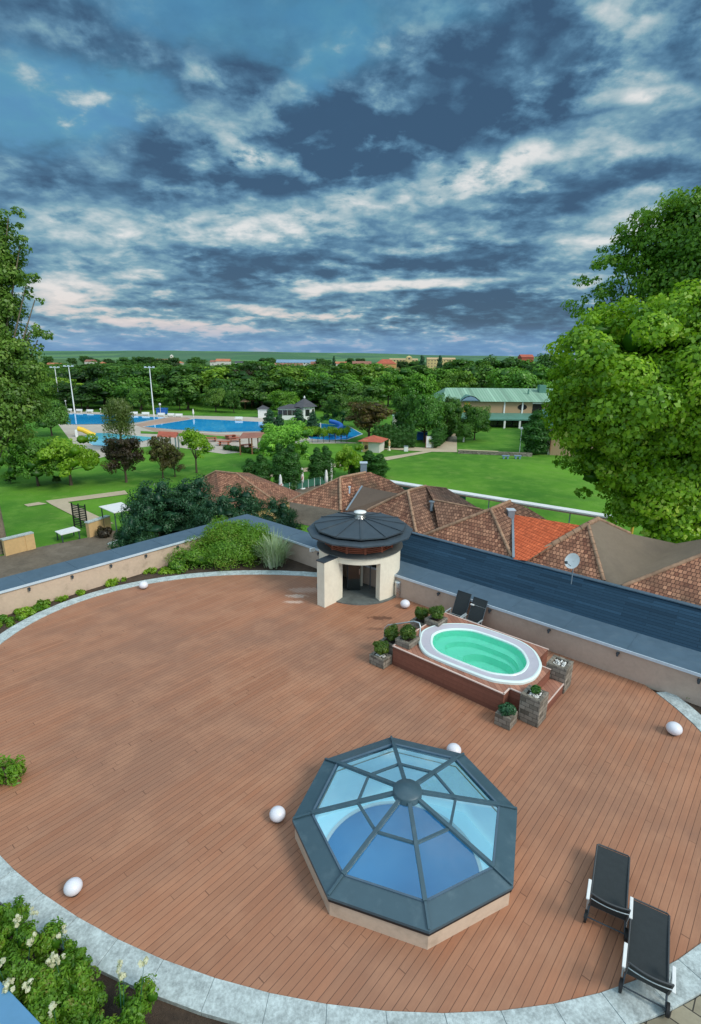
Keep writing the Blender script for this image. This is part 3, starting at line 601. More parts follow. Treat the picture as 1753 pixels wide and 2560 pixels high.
def loop(sx, sy, z, c=cc, c0=cc): return [Vector((c.x + (p.x - c0.x) * sx, c.y + (p.y - c0.y) * sy, z)) for p in OUT]
def loft(b, A, B, mi=0, sm=True):
    Nn = len(A); b.add(A + B, [(i, (i + 1) % Nn, Nn + (i + 1) % Nn, Nn + i) for i in range(Nn)], mi, sm)
# platform sides and the deck top around the basin opening
b = MB(); P = [(x, y) for x, y in plat]
b.add([(x, y, 0) for x, y in P] + [(x, y, PH - .012) for x, y in P], [(i, (i + 1) % 8, 8 + (i + 1) % 8, 8 + i) for i in range(8)]); b.build('platform_side', 'clad', tb, uv=True)
b = MB(); PV = [Vector((x, y, 0)) for x, y in plat]
angs = sorted([math.atan2(p.y - cc.y, p.x - cc.x) for p in OUT] + [math.atan2(p.y - cc.y, p.x - cc.x) for p in PV])
ot = []; it = []
for a in angs:
    d = Vector((cos(a), sin(a), 0)); ot.append(hit(PV, cc, d) + Vector((0, 0, PH))); it.append(hit([Vector((p.x, p.y, 0)) for p in loop(.97, .97, 0)], cc, d) + Vector((0, 0, PH)))
loft(b, it, ot, 0, False); b.build('platform_top', 'cladtop', tb, uv=True)
b = MB()
for i in (0, 1, 2, 4, 6, 7):
    A, B = Vector((*plat[i], PH)), Vector((*plat[(i + 1) % 8], PH)); dd = (B - A).normalized() * .015; b.bar(A - dd, B + dd, .045, .03)
b.build('edge_trim', 'trim', tb)
b = MB(); loft(b, loop(1, 1, PH), loop(1.0, 1.0, PH + .07)); loft(b, loop(1, 1, PH + .07), loop(.98, .975, PH + .10)); loft(b, loop(.98, .975, PH + .10), loop(.955, .945, PH + .095)); b.build('outer_lip', 'tubwhite', tb)
b = MB(); loft(b, loop(.955, .945, PH + .09), loop(.815, .775, PH + .065)); b.build('rim', 'tubrim', tb)
b = MB(); loft(b, loop(.815, .775, PH + .064), loop(.805, .765, PH + .085)); loft(b, loop(.805, .765, PH + .085), loop(.775, .725, PH + .075)); loft(b, loop(.775, .725, PH + .075), loop(.765, .71, PH + .01)); b.build('inner_lip', 'tubwhite', tb)
b = MB(); L1 = loop(.765, .71, PH + .01); L2 = loop(.745, .68, PH - .16); c2 = Vector((2.42, 1.60, 0)); L3 = loop(.62, .50, PH - .18, c2); L4 = loop(.60, .47, PH - .34, c2); c3 = Vector((2.70, 1.58, 0)); L5 = loop(.42, .36, PH - .36, c3); L6 = loop(.39, .33, PH - .60, c3)
for A, B in ((L1, L2), (L2, L3), (L3, L4), (L4, L5), (L5, L6)): loft(b, A, B)
b.add(L6, [tuple(range(len(L6)))]); b.build('basin', 'basin', tb)
MB().lathe([(.11, 0), (.11, .012), (0, .015)], (3.25, 1.35, PH - .598), 20).build('drain', 'slate', tb)
b = MB(); W = loop(.77, .718, PH + .045); b.add(W, [tuple(range(len(W)))]); b.build('water', 'tubwater', tb)
b = MB(); b.prism([(4.503, .62), (4.92, .62), (4.92, 2.95), (3.985, 2.95), (3.985, 2.153), (4.503, 2.153)], 0, .34); b.build('side_step', 'clad', tb, uv=True)
b = MB(); b.prism([(4.505, .60), (4.93, .60), (4.93, 2.2), (4.505, 2.2)], .343, .365); b.build('step_board', 'cladtop', tb, uv=True)
b = MB(); b.bar((4.93, .62, .355), (4.93, 2.2, .355), .03, .03); b.build('step_trim', 'trim', tb)
b = MB(); b.prism([(-.34, .84), (-.004, .84), (-.004, 1.92), (-.34, 1.92)], 0, .47); b.prism([(-.68, .84), (-.345, .84), (-.345, 1.92), (-.68, 1.92)], 0, .235); b.build('entry_steps', 'clad', tb, uv=True)
hr = empty('handrail', tb.matrix_world.translation, 0, 'bent stainless handrail beside the steps of the hot tub', 'handrail')
hr.location = FLc; hr.rotation_euler = (0, 0, TROT)
MB().tube([(-1.15, 1.02, .02), (-1.12, 1.02, .55), (-.98, 1.02, .72), (.15, 1.0, 1.27), (.38, .97, 1.30), (.47, .9, 1.22), (.47, .86, .705)], .026, 10).build('rail_tube', 'alu', hr)
MB().tube([(.47, .86, .70), (.47, .86, .72)], .06, 14).build('foot_plate', 'alu', hr)

def leafmesh(name, mat, lobes, count, size, seed, parent=None, aspect=.55, up=.35, hollow=.62, core=None, droop=0.0, sub=0, subr=.38, vcol=None, seg=1):
    'foliage: small leaf faces scattered in clumps over the lobes of a crown'
    rs = np.random.RandomState(seed)
    C = np.array([l[0] for l in lobes], float); R = np.array([l[1] for l in lobes], float)
    if sub: # break each lobe into twiggy clumps sitting on its surface
        w = (R.prod(1) ** (2 / 3)); w /= w.sum(); li = rs.choice(len(C), sub, p=w)
        d = rs.normal(size=(sub, 3)); d /= np.linalg.norm(d, axis=1)[:, None]; d[:, 2] = np.where(d[:, 2] < -.75, -d[:, 2] * .6, d[:, 2])
        rr = .62 + .42 * rs.rand(sub); C2 = C[li] + R[li] * d * rr[:, None]
        g = (R[li].prod(1) ** (1 / 3)) * subr * (.6 + .8 * rs.rand(sub)); R2 = np.stack([g * 1.15, g * 1.15, g * .75], 1); par = C[li]; C, R = C2, R2
    else: par = C
    w = R.prod(1) ** (2 / 3); w /= w.sum(); li = rs.choice(len(C), count, p=w)
    d = rs.normal(size=(count, 3)); d /= np.linalg.norm(d, axis=1)[:, None]
    rr = hollow + (1.06 - hollow) * rs.rand(count) ** .6; P = C[li] + R[li] * d * rr[:, None]
    if droop: P[:, 2] -= droop * rs.rand(count) ** 1.5 * R[li, 2]
    outw = P - par[li]; outw /= np.linalg.norm(outw, axis=1)[:, None] + 1e-6
    nr = d * .7 + outw * .6 + np.array([0, 0, up]) + rs.normal(size=(count, 3)) * .5; nr /= np.linalg.norm(nr, axis=1)[:, None]
    t = rs.normal(size=(count, 3)); t[:, 2] -= .35; t -= nr * (t * nr).sum(1)[:, None]; t /= np.linalg.norm(t, axis=1)[:, None]; bt = np.cross(nr, t)
    s = size * (.45 + 1.15 * rs.rand(count) ** 1.4)[:, None]
    cup = nr * s * .18
    V = np.stack([P + t * s, P + bt * s * aspect + cup, P - t * s * .8, P - bt * s * aspect + cup], 1).reshape(-1, 3)
    nq = count; F_ = np.arange(nq * 4).reshape(-1, 4)
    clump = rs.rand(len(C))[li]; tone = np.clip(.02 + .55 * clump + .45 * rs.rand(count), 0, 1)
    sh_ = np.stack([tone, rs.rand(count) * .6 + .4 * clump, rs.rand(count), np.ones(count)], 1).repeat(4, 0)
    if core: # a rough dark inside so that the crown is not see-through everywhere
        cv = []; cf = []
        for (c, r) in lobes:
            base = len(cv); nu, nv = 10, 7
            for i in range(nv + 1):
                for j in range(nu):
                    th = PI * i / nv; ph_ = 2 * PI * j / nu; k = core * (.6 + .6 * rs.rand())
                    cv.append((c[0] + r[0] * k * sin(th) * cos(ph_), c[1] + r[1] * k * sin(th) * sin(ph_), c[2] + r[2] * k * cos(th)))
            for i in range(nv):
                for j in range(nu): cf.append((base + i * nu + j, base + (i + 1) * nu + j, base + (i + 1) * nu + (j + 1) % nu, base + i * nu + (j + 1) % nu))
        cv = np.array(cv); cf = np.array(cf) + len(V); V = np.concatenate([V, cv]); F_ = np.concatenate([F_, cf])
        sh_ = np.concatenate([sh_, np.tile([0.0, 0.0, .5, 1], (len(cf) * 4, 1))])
    me = bpy.data.meshes.new(name); me.vertices.add(len(V)); me.vertices.foreach_set('co', V.astype(np.float32).ravel())
    me.loops.add(F_.size); me.loops.foreach_set('vertex_index', F_.astype(np.int32).ravel())
    me.polygons.add(len(F_)); me.polygons.foreach_set('loop_start', np.arange(0, F_.size, 4, dtype=np.int32)); me.polygons.foreach_set('loop_total', np.full(len(F_), 4, dtype=np.int32))
    ca = me.color_attributes.new('leaf', 'FLOAT_COLOR', 'CORNER'); ca.data.foreach_set('color', sh_.astype(np.float32).ravel())
    me.materials.append(M[mat]); me.update(calc_edges=True); me.validate()
    ob = bpy.data.objects.new(name, me); COL.objects.link(ob)
    if parent: ob.parent = parent
    return ob
def stems(parent, pts, r0, mat='trunk', name='stem'):
    b = MB()
    for P in pts: b.tube(P, r0, 6, r2=r0 * .35)
    return b.build(name, mat, parent)

# planters around the tub; every shrub is a thing of its own standing in its planter
def tubW(u, v, z=0): return FLc + e * u + n * v + Vector((0, 0, z))
def planter(u0, u1, v0, v1, z0, z1, label, fill='soil', pebb=False):
    c = tubW((u0 + u1) / 2, (v0 + v1) / 2, z0); w, d, h = (u1 - u0) / 2, (v1 - v0) / 2, z1 - z0
    p = empty('stone_planter', c, TROT + random.uniform(-.02, .02), label, 'planter', 'stone planters around the hot tub')
    t = .11
    b = MB()
    for (x0, y0, x1, y1) in ((-w, -d, w, -d + t), (-w, d - t, w, d), (-w, -d + t, -w + t, d - t), (w - t, -d + t, w, d - t)): b.box((x0, y0, 0.001), (x1, y1, h))
    b.build('planter_wall', 'stone', p, uv=True, bevel=.012); MB().box((-w + t, -d + t, .01), (w - t, d - t, h - .05)).build('fill', fill, p)
    if pebb:
        b = MB()
        for i in range(60):
            x, y = random.uniform(-w + t + .03, w - t - .03), random.uniform(-d + t + .03, d - t - .03); r = random.uniform(.015, .032)
            b.lathe([(0.001, -r), (r * .8, -r * .4), (r, 0), (r * .7, r * .5), (.001, r * .7)], (x, y, h - .04 + r * .3), 7, sx=random.uniform(.8, 1.4))
        b.build('pebbles', 'pebble', p)
    return c + Vector((0, 0, h - .05))
def shrub(p, r, h, label, seed, mat='lf_box', cnt=2600, sz=.030, name='box_shrub'):
    s = empty(name, p, 0, label, 'shrub', 'shrubs in the stone planters')
    rr = random.Random(seed); lob = [((0, 0, h * .58), (r * .8, r * .8, h * .42))]
    for k in range(9): a = rr.uniform(0, 2 * PI); lob.append(((r * .55 * cos(a), r * .55 * sin(a), h * rr.uniform(.35, .85)), (r * .42, r * .42, r * .40)))
    leafmesh('foliage', mat, lob, cnt, sz, seed, s, hollow=.5, core=.55)
    stems(s, [[(0, 0, -.02), (r * .2 * cos(k * 2.1), r * .2 * sin(k * 2.1), h * .3), (r * .5 * cos(k * 2.1), r * .5 * sin(k * 2.1), h * .7)] for k in range(4)], .014)
planters = [(-.64, -.03, -.46, .02, 0, .34, 'low grey stone planter at the left front corner of the hot tub platform', .27, .50, 'small dark green shrub in the lowest planter left of the hot tub'),
            (-.66, -.05, .12, .70, 0, .62, 'stone planter left of the platform behind the lowest planter', .30, .52, 'dark bushy shrub left of the handrail beside the platform'),
            (-.02, .56, .14, .78, PH, PH + .22, 'grey stone planter on the front left corner of the tub platform', .30, .48, 'yellow-green shrub on the front left corner of the tub platform'),
            (-.72, -.10, 2.02, 2.62, 0, .62, 'stone planter behind the handrail next to the platform', .27, .50, 'small dark shrub behind the handrail nearest the globe lamp'),
            (-.08, .52, 2.0, 2.62, PH, PH + .22, 'grey stone planter on the back left corner of the tub platform', .30, .46, 'bright green shrub on the back left corner of the tub platform')]
for i, (u0, u1, v0, v1, z0, z1, lb, r, h, sl) in enumerate(planters):
    q = planter(u0, u1, v0, v1, z0, z1, lb, pebb=(i == 0)); shrub(q, r * 1.02, h * 1.08, sl, 40 + i, cnt=3200)
planter(4.33, 4.96, 2.2, 2.83, 0, .86, 'tall stone pillar planter with white pebbles and no plant right of the hot tub', pebb=True)
q = planter(4.41, 5.0, .12, .72, 0, .86, 'tall stone pillar planter at the front right corner of the hot tub', pebb=True)
shrub(q, .155, .27, 'small round box ball with white pebbles on the front right pillar planter', 51, 'lf_thuja', 1500, .022)
q = planter(3.99, 4.46, -.52, -.04, 0, .38, 'low stone planter in front of the right pillar of the hot tub')
shrub(q, .26, .28, 'low blue-green trailing plant in the front right planter', 52, 'lf_conifer', 1500, .038, name='trailing_plant')

# ------------------------------------------------------------------ sun loungers
def lounger(loc, rz, label, ln=1.42):
    'x across, y from foot to head'
    r = empty('sun_lounger', loc, rz, label, 'sun lounger', 'sun loungers on the near side of the deck')
    w, z = .30, .35; a = rad(66); bh = .58
    b = MB(); 
    for i in range(10):
        y0, y1 = ln * i / 10, ln * (i + 1) / 10; s0, s1 = -.014 * sin(PI * i / 10), -.014 * sin(PI * (i + 1) / 10)
        b.add([(-w, y0, z + s0), (w, y0, z + s0), (w, y1, z + s1), (-w, y1, z + s1)], [(0, 1, 2, 3)], 0, True)
    b.build('seat_mesh', 'mesh', r)
    b = MB(); b.tube([(-w, ln, z), (-w, .0, z), (-w + .03, -.03, z), (w - .03, -.03, z), (w, 0, z), (w, ln, z)], .016, 8); b.bar((-w, ln, z), (w, ln, z), .03, .03); b.build('seat_frame', 'frame_dark', r)
    b = MB(); K = 6
    def bp(s, x): # slightly bowed back
        return (x, ln + .02 + bh * s * cos(a) + .05 * (1 - (x / w) ** 2) * s, z + bh * s * sin(a))
    for i in range(6):
        for j in range(K):
            x0, x1 = -w + 2 * w * j / K, -w + 2 * w * (j + 1) / K; s0, s1 = i / 6, (i + 1) / 6
            b.add([bp(s0, x0), bp(s0, x1), bp(s1, x1), bp(s1, x0)], [(0, 1, 2, 3)], 0, True)
    bk = b.build('backrest', 'mesh', r)
    b = MB(); b.tube([Vector(bp(.74, -w + 2 * w * j / 10)) + Vector((0, .035, 0)) for j in range(11)], .010, 8); b.build('back_bow', 'alu', bk); MB().tube([bp(1.0, -w + 2 * w * j / 10) for j in range(11)], .014, 8).build('top_bow', 'frame_dark', bk)
    b = MB(); b.tube([bp(0, -w), bp(1, -w)], .016, 8); b.tube([bp(0, w), bp(1, w)], .016, 8); b.build('back_rail', 'frame_dark', bk)
    for s in (-1, 1):
        b = MB(); b.bar((s * (w + .05), ln - .32, z + .21), (s * (w + .05), ln + .12, z + .21), .055, .028); b.build('armrest', 'white', r, bevel=.008)
        b = MB(); b.tube([(s * (w + .04), ln - .25, z + .2), (s * (w + .04), ln - .2, z), (s * (w + .03), ln - .12, .06)], .014, 8); b.tube([(s * (w + .04), ln + .05, z + .2), (s * (w + .02), ln - .0, z)], .012, 8); b.build('arm_support', 'alu', r)
        b = MB(); b.tube([(s * (w - .01), .10, z), (s * (w - .02), .06, .02)], .016, 8); b.tube([(s * (w - .02), .06, .02), (s * (w - .02), .06, 0)], .024, 10); b.build('leg', 'frame_dark', r)
        b = MB(); b.tube([(s * (w - .01), ln - .15, z), (s * (w + .01), ln + .05, .12)], .016, 8); lg = b.build('leg', 'darkmetal', r)
        b = MB(); x = s * (w + .035)
        b.tube([(x - .022, ln + .07, .105), (x + .022, ln + .07, .105)], .105, 22); wh = b.build('wheel', 'black', r); MB().tube([(x - .03, ln + .07, .105), (x + .03, ln + .07, .105)], .035, 12).build('hub', 'darkmetal', wh)
    b = MB(); b.tube([(-w - .02, ln + .07, .105), (w + .02, ln + .07, .105)], .012, 8); b.tube([(-w, .06, .14), (w, .06, .14)], .012, 8); b.build('axle', 'darkmetal', r)
    return r
index_kids()
f1, h1 = Vector((5.42, 8.54, 0)), Vector((4.72, 7.27, 0)); f2, h2 = Vector((5.56, 7.38, 0)), Vector((4.82, 6.13, 0))
def az(p, q): d = q - p; return math.atan2(d.y, d.x) - PI / 2
L0 = lounger(f1, az(f1, h1), 'charcoal mesh sun lounger on the deck, farther of the two at the lower right'); index_kids()
L0b = dup(L0, f2, az(f2, h2), 'charcoal mesh sun lounger with a wheel on the kerb at the lower right corner')
def upright(loc, rz, label, top=1.13):
    r = empty('sun_lounger', loc, rz, label, 'sun lounger', 'upright loungers between hot tub and wall')
    w = .29
    def pt(x, s): return (x, .42 * s + .30, .34 + (top - .34) * s)
    b = MB()
    b.add([pt(-w, 0), pt(w, 0), pt(w, 1), pt(-w, 1)], [(0, 1, 2, 3)]); bk = b.build('backrest', 'mesh', r)
    b = MB(); b.tube([pt(-w, 0), pt(-w, 1), pt(w, 1), pt(w, 0)], .015, 8, mi=0); b.build('back_frame', 'darkmetal', bk)
    b = MB(); b.add([(-w, -.28, .33), (w, -.28, .33), (w, .29, .345), (-w, .29, .345)], [(0, 1, 2, 3)]); st = b.build('seat_mesh', 'mesh', r)
    b = MB(); b.tube([(-w - .02, .30, .36), (-w - .02, -.30, .34), (w + .02, -.30, .34), (w + .02, .30, .36)], .016, 8); b.bar((-w - .02, .27, .40), (w + .02, .27, .40), .022, .022); b.build('seat_frame', 'alu', r)
    for s in (-1, 1):
        for k, y in enumerate((-.24, .22)):
            b = MB(); b.tube([(s * (w + .04), y, 0), (s * (w + .04), y + .03, .58)], .017, 8); b.build('leg', 'alu', r)
        b = MB(); b.bar((s * (w + .04), -.28, .59), (s * (w + .04), .32, .59), .05, .025); b.build('armrest', 'alu', r, bevel=.006)
    return r
u1 = upright(FLc + e * .20 + n * 3.66, TROT, 'dark mesh lounger with raised back behind the hot tub, left one of the wall pair', 1.22)
u2 = upright(FLc + e * .93 + n * 3.58, TROT, 'dark mesh lounger folded up behind the hot tub, right one of the wall pair', 1.2)
b = MB(); b.bar((-.29, .60, .93), (.29, .60, .93), .022, .022); b.build('crossbar', 'alu', u2); b = MB(); b.box((-.31, .50, .93), (-.17, .56, .97)); b.build('clip', 'white', u2)

# ------------------------------------------------------------------ plants of the terrace beds
def bushthing(name, p, lobes, mat, cnt, sz, seed, label, cat='shrub', group=None, sub=0, core=.6, **k):
    s = empty(name, p, 0, label, cat, group); leafmesh('foliage', mat, lobes, cnt, sz, seed, s, core=core, sub=sub, **k)
    stems(s, [[(0, 0, -.05), tuple(.6 * x for x in l[0]), l[0]] for l in lobes[:4]], .03); return s
bs = Vector((-6.1, 25.3, -.06))
bushthing('spreading_juniper', bs, [((0, 0, .8), (1.8, 1.2, .95)), ((-1.5, -.6, .45), (1.3, .9, .6)), ((1.3, .1, .85), (1.1, .9, .85)), ((-.3, .7, 1.2), (1.4, 1.0, .8)), ((.7, .8, 1.2), (1.1, .9, .75)), ((-2.3, -1.1, .25), (.8, .6, .4))], 'lf_hedge', 42000, .045, 61, 'wide mounded green shrub filling the far corner of the planting bed', sub=190, core=.6, subr=.32, up=.5, aspect=.4)
def grassclump(p, label, seed):
    s = empty('bamboo_grass', p, 0, label, 'ornamental grass'); rr = random.Random(seed); b = MB(); cols = []
    for i in range(620):
        a = rr.uniform(0, 2 * PI); r0 = rr.uniform(0, .55); ln = rr.uniform(.9, 1.9); le = rr.uniform(.15, .75); w = rr.uniform(.022, .042); z0 = rr.uniform(0, .55)
        P0 = Vector((r0 * cos(a), r0 * sin(a), z0)); d = Vector((cos(a), sin(a), 0)); t = Vector((-sin(a), cos(a), 0)); vs = []
        for k in range(6):
            s_ = k / 5; p_ = P0 + d * le * s_ ** 1.5 + Vector((0, 0, ln * s_ - .55 * s_ * s_ * le * 1.4)) * .8; ww = w * (1 - s_ * .9); vs += [p_ - t * ww, p_ + t * ww]
        b.add(vs, [(2 * k, 2 * k + 1, 2 * k + 3, 2 * k + 2) for k in range(5)], 0, True); cols += [rr.random()] * 20
    ob = b.build('blades', 'lf_reed', s); ca = ob.data.color_attributes.new('leaf', 'FLOAT_COLOR', 'CORNER')
    arr = np.repeat(np.array(cols)[:, None], 4, 1); arr[:, 1] = 1 - arr[:, 0]; arr[:, 3] = 1; ca.data.foreach_set('color', arr.astype(np.float32).ravel()); return s
grassclump(Vector((-3.75, 24.75, -.06)), 'tall variegated grass clump with whitish blades beside the big shrub', 62)
def low(px, py, r, mat, seed, label, cnt=900, sz=.05, h=.13):
    p = G(px, py, -.05); rr = random.Random(seed)
    lob = [((rr.uniform(-r, r) * .8, rr.uniform(-r, r) * .8, h * rr.uniform(.2, .8)), (r * rr.uniform(.2, .42), r * rr.uniform(.2, .42), h * rr.uniform(.6, 1.2))) for k in range(9)]
    bushthing('bed_plant', p, lob, mat, cnt, sz, seed, label, 'plant', 'low plants along the left planting bed', core=None, hollow=.2, aspect=.4)
low(432, 1428, .62, 'lf_lime', 71, 'yellow-green low plant at the foot of the big corner shrub', 1800)
low(377, 1429, .36, 'lf_lime', 72, 'small lime green tuft right of the far globe lamp'); low(287, 1458, .46, 'lf_lime', 73, 'bright lime cushion plant behind the kerb', 1400)
low(199, 1483, .30, 'lf_lime', 74, 'low lime tuft between two cushions along the left bed'); low(100, 1517, .50, 'lf_hedge', 75, 'leafy green plant in the left bed beside the curved kerb', 1500, .06)
low(58, 1537, .45, 'lf_lime', 76, 'yellowish trailing plant in the left bed near the frame edge', 1300, .055); low(18, 1560, .5, 'lf_hedge', 77, 'green plant at the left edge of the picture in the bed', 1500, .06); low(155, 1500, .22, 'lf_lime', 78, 'tiny pale tuft at the kerb of the left bed', 400)
low(20, 1945, .42, 'lf_hedge', 79, 'yellow-green tuft of foliage on the deck at the left edge', 1700, .05, .42)
low(1735, 1745, .32, 'lf_hedge', 80, 'dark leafy plant behind the kerb at the right edge', 800, .05)
# flowering hedge near the camera
hr_ = random.Random(5)
for i, (x, y, r, h) in enumerate([(-5.55, 6.35, .62, .75), (-4.95, 5.75, .60, .8), (-4.35, 5.95, .55, .62), (-4.2, 5.3, .6, .75), (-3.45, 5.45, .58, .85), (-3.3, 4.85, .55, .8), (-2.55, 5.0, .42, .42), (-6.1, 6.9, .5, .7), (-3.0, 4.35, .5, .55), (-2.1, 4.6, .4, .35), (-4.7, 6.45, .4, .45), (-1.75, 5.0, .35, .2), (-1.2, 4.75, .3, .18), (-2.2, 5.25, .3, .22)]):
    lob = [((hr_.uniform(-r, r) * .85, hr_.uniform(-r, r) * .85, h * hr_.uniform(.3, .8)), (r * hr_.uniform(.16, .36), r * hr_.uniform(.16, .36), h * hr_.uniform(.22, .5))) for k in range(16)]
    s = bushthing('flowering_shrub', Vector((x, y, -.06)), lob, 'lf_hedge', 9000, .032, 90 + i, 'leafy green flowering shrub of the hedge below the kerb at the lower left', 'shrub', 'flowering shrubs of the hedge', sub=90, core=.5, subr=.5, hollow=.2, aspect=.42)
    fl_ = []; st_ = []
    for k in range(3 if i < 7 else 2):
        fx, fy = hr_.uniform(-r, r) * .8, hr_.uniform(-r, r) * .8; fz = h * hr_.uniform(1.1, 1.75); fl_ += [((fx + hr_.uniform(-.05, .05), fy + hr_.uniform(-.05, .05), fz + hr_.uniform(-.09, .07)), (.035, .035, .04)) for q in range(4)]; st_.append([(fx * .7, fy * .7, h * .6), (fx, fy, fz)])
    [leafmesh('flower', 'lf_flower', fl_[4 * k:4 * k + 4], 60, .026, 190 + i * 5 + k, s, aspect=.8, hollow=.1) for k in range(len(fl_) // 4)]; stems(s, st_, .007, 'lf_thuja' if False else 'green', 'flower_stem')
# balcony wall with blue coping below the camera
P0, P1 = G(0, 2452, 1.0), G(103, 2560, 1.0); d = (P1 - P0).normalized(); nn = Vector((d.y, -d.x, 0)); bw = empty('balcony_wall', (0, 0, 0), 0, 'light blue metal coping of the wall at the lower left corner', 'parapet wall')
def q4(a, c, o0, o1): return [((P0 + d * s + nn * o).x, (P0 + d * s + nn * o).y) for s, o in ((a, o0), (c, o0), (c, o1), (a, o1))][::-1]
MB().prism(q4(-3, 2.2, .05, 1.1), -.5, .95).build('wall_body', 'render', bw); MB().prism(q4(-3, 2.25, 0, 1.15), .955, 1.0).build('coping', 'bluerail', bw, bevel=.01)

# ------------------------------------------------------------------ tiled roofs beside the terrace
RZ, EZ = 3.4, 1.93
rf = empty('tiled_roof_building', (6, 23, GZ), 0, 'low building with a row of clay tiled hip roofs and one orange roof field', 'building')
ROOT = rf.location.copy()
def rb(b, name, mat, par=None, **k):
    b.v = [(x - ROOT.x, y - ROOT.y, z - ROOT.z) for x, y, z in b.v]; return b.build(name, mat, par or rf, **k)
def plane3(a, b_, c): nv = (b_ - a).cross(c - a).normalized(); return a, nv
def facet(name, mat, base3, px, par=None):
    'a roof field: its plane comes from three known points, the other corners lie on that plane'
    P, N_ = plane3(*base3); pts = [RP(x, y, P, N_) for x, y in px]
    b = MB(); b.poly(pts)
    nv = (pts[1] - pts[0]).cross(pts[2] - pts[0])
    o = rb(b, name, mat, par, uv=True); return pts
def hipridge(A, B, name='ridge_tiles', par=None, r=.085):
    b = MB(); A, B = Vector(A), Vector(B); L_ = (B - A).length; k = max(1, int(L_ / .32))
    for i in range(k):
        p, q = A + (B - A) * (i / k), A + (B - A) * ((i + .97) / k); b.tube([p, q], r * .86, 8, r2=r)
    rb(b, name, 'ridge', par)
R_, E_ = RZ, EZ
aL, aR_ = G(850, 1194, R_), G(914, 1181, R_); aF = G(852, 1277, E_); aE = G(719, 1254, E_)
facet('roof_field', 'tile', (aL, aF, aE), [(850, 1194), (719, 1254), (852, 1277)])
facet('roof_field', 'tile', (aL, aR_, aF), [(850, 1194), (852, 1290), (880, 1290), (1018, 1228), (975, 1200), (925, 1180), (914, 1181)])
b = MB(); bk = [aL, aR_, aR_ + Vector((2.2, 2.2, -1.6)), aE + Vector((3, 3.4, 0)), aE + Vector((.6, 1.2, 0)), aE]; b.poly([aL, aE, aE + Vector((1.2, 1.6, 0)), aL + Vector((1.8, 2.0, -1.2))]); b.poly([aL, aL + Vector((1.8, 2, -1.2)), aR_ + Vector((2.0, 1.6, -1.2)), aR_]); rb(b, 'roof_field', 'tile_b', uv=True)
hipridge(aL, aR_); hipridge(aL, aF); hipridge(aL, aE, r=.06)
v1_, v2_, v3_, v4_ = G(866, 1277, E_ + .12), G(905.5, 1216, R_ - .45), G(997, 1234, R_ - .35), G(915, 1277, E_ + .18)
b = MB(); b.add([v1_, v2_, v3_, v4_], [(0, 3, 2), (0, 2, 1)]); rb(b, 'valley_felt', 'felt'); b = MB(); b.bar(v1_ + Vector((0, 0, .03)), v2_ + Vector((0, 0, .03)), .09, .03); rb(b, 'flashing', 'zinc')
bL, bR = G(1020, 1227, R_), G(1065, 1215, R_); bF = G(1041, 1333, E_); bE = G(915, 1277, E_ + .15)
facet('roof_field', 'tile', (bL, bE, bF), [(1020, 1227), (905, 1281), (930, 1330), (1041, 1336)])
facet('roof_field', 'tile_b', (bL, bF, bR), [(1020, 1227), (1041, 1335), (1060, 1335), (1098, 1317), (1083, 1249), (1066, 1215)])
hipridge(bL, bR); hipridge(bL, bF); hipridge(bL, bE)
c0 = G(1083, 1249, R_ - .35); c1 = G(1200, 1272, R_ - .5); c2_ = G(1098, 1318, E_ + .05)
facet('roof_field', 'tile_b', (c0, c2_, c1), [(1083, 1249), (1096, 1318), (1110, 1326), (1160, 1326), (1226, 1277), (1200, 1271)])
b = MB(); b.poly([bR, c0, c1, c1 + Vector((1.0, 2.2, -.9)), bR + Vector((1.4, 1.6, -.5))]); rb(b, 'roof_field', 'tile_b', uv=True); hipridge(c0, c1, r=.05)
hipridge(bR, bR + Vector((1.4, 1.6, -.5)), r=.04)
dL, dA = G(1226.8, 1273, R_), G(1275, 1253, R_); dE, dF = G(1059, 1338, E_), G(1280, 1392, E_)
facet('roof_field', 'tile', (dL, dE, dF), [(1226.8, 1273), (1050, 1340), (1280, 1396)])
facet('roof_field', 'tile_b', (dL, dF, dA), [(1226.8, 1273), (1280, 1396), (1290, 1396), (1290, 1290), (1368, 1299), (1320, 1270), (1275, 1253)])
hipridge(dL, dA); hipridge(dL, dE); hipridge(dL, dF); b = MB(); b.poly([dA, dL, dE, dE + Vector((2, 2.5, 0)), dA + Vector((1.5, 2, -1))]); rb(b, 'roof_field', 'tile_b', uv=True)
o1_, o2_, o3_ = G(1282, 1286, R_ - .45), G(1452, 1314, R_ - .1), G(1284, 1396, E_ + .1)
facet('orange_roof_field', 'tile_o', (o1_, o2_, o3_), [(1282, 1286), (1284, 1398), (1318, 1402), (1455, 1314)])
b = MB(); b.bar(o1_ + Vector((0, 0, .04)), o3_ + Vector((0, 0, .04)), .10, .03); rb(b, 'flashing', 'zinc')
eL, eA = G(1470, 1310, R_ + .1), G(1496, 1297, R_ + .1); eE, eF = G(1311, 1402, E_), G(1510, 1453, E_)
facet('roof_field', 'tile', (eL, eE, eF), [(1470, 1310), (1303, 1405), (1511, 1457)])
hipridge(eL, eA, r=.11); hipridge(eL, eE, r=.12); hipridge(eL, eF)
gE, gT = G(1556, 1466, E_), G(1753, 1388, R_ - .2); gT2 = gE + (gT - gE) * 1.5; gF = G(1753, 1524, E_); gF2 = gE + (gF - gE) * 1.5
b = MB(); b.poly([gE, gF2, gT2]); rb(b, 'roof_field', 'tile', uv=True); hipridge(gE, gT2)
s1, s2, s3, s4 = G(1576, 1334, R_ - .5), G(1691, 1359, R_ - .9), G(1753, 1348, R_ - .6), G(1850, 1335, R_ - .2)
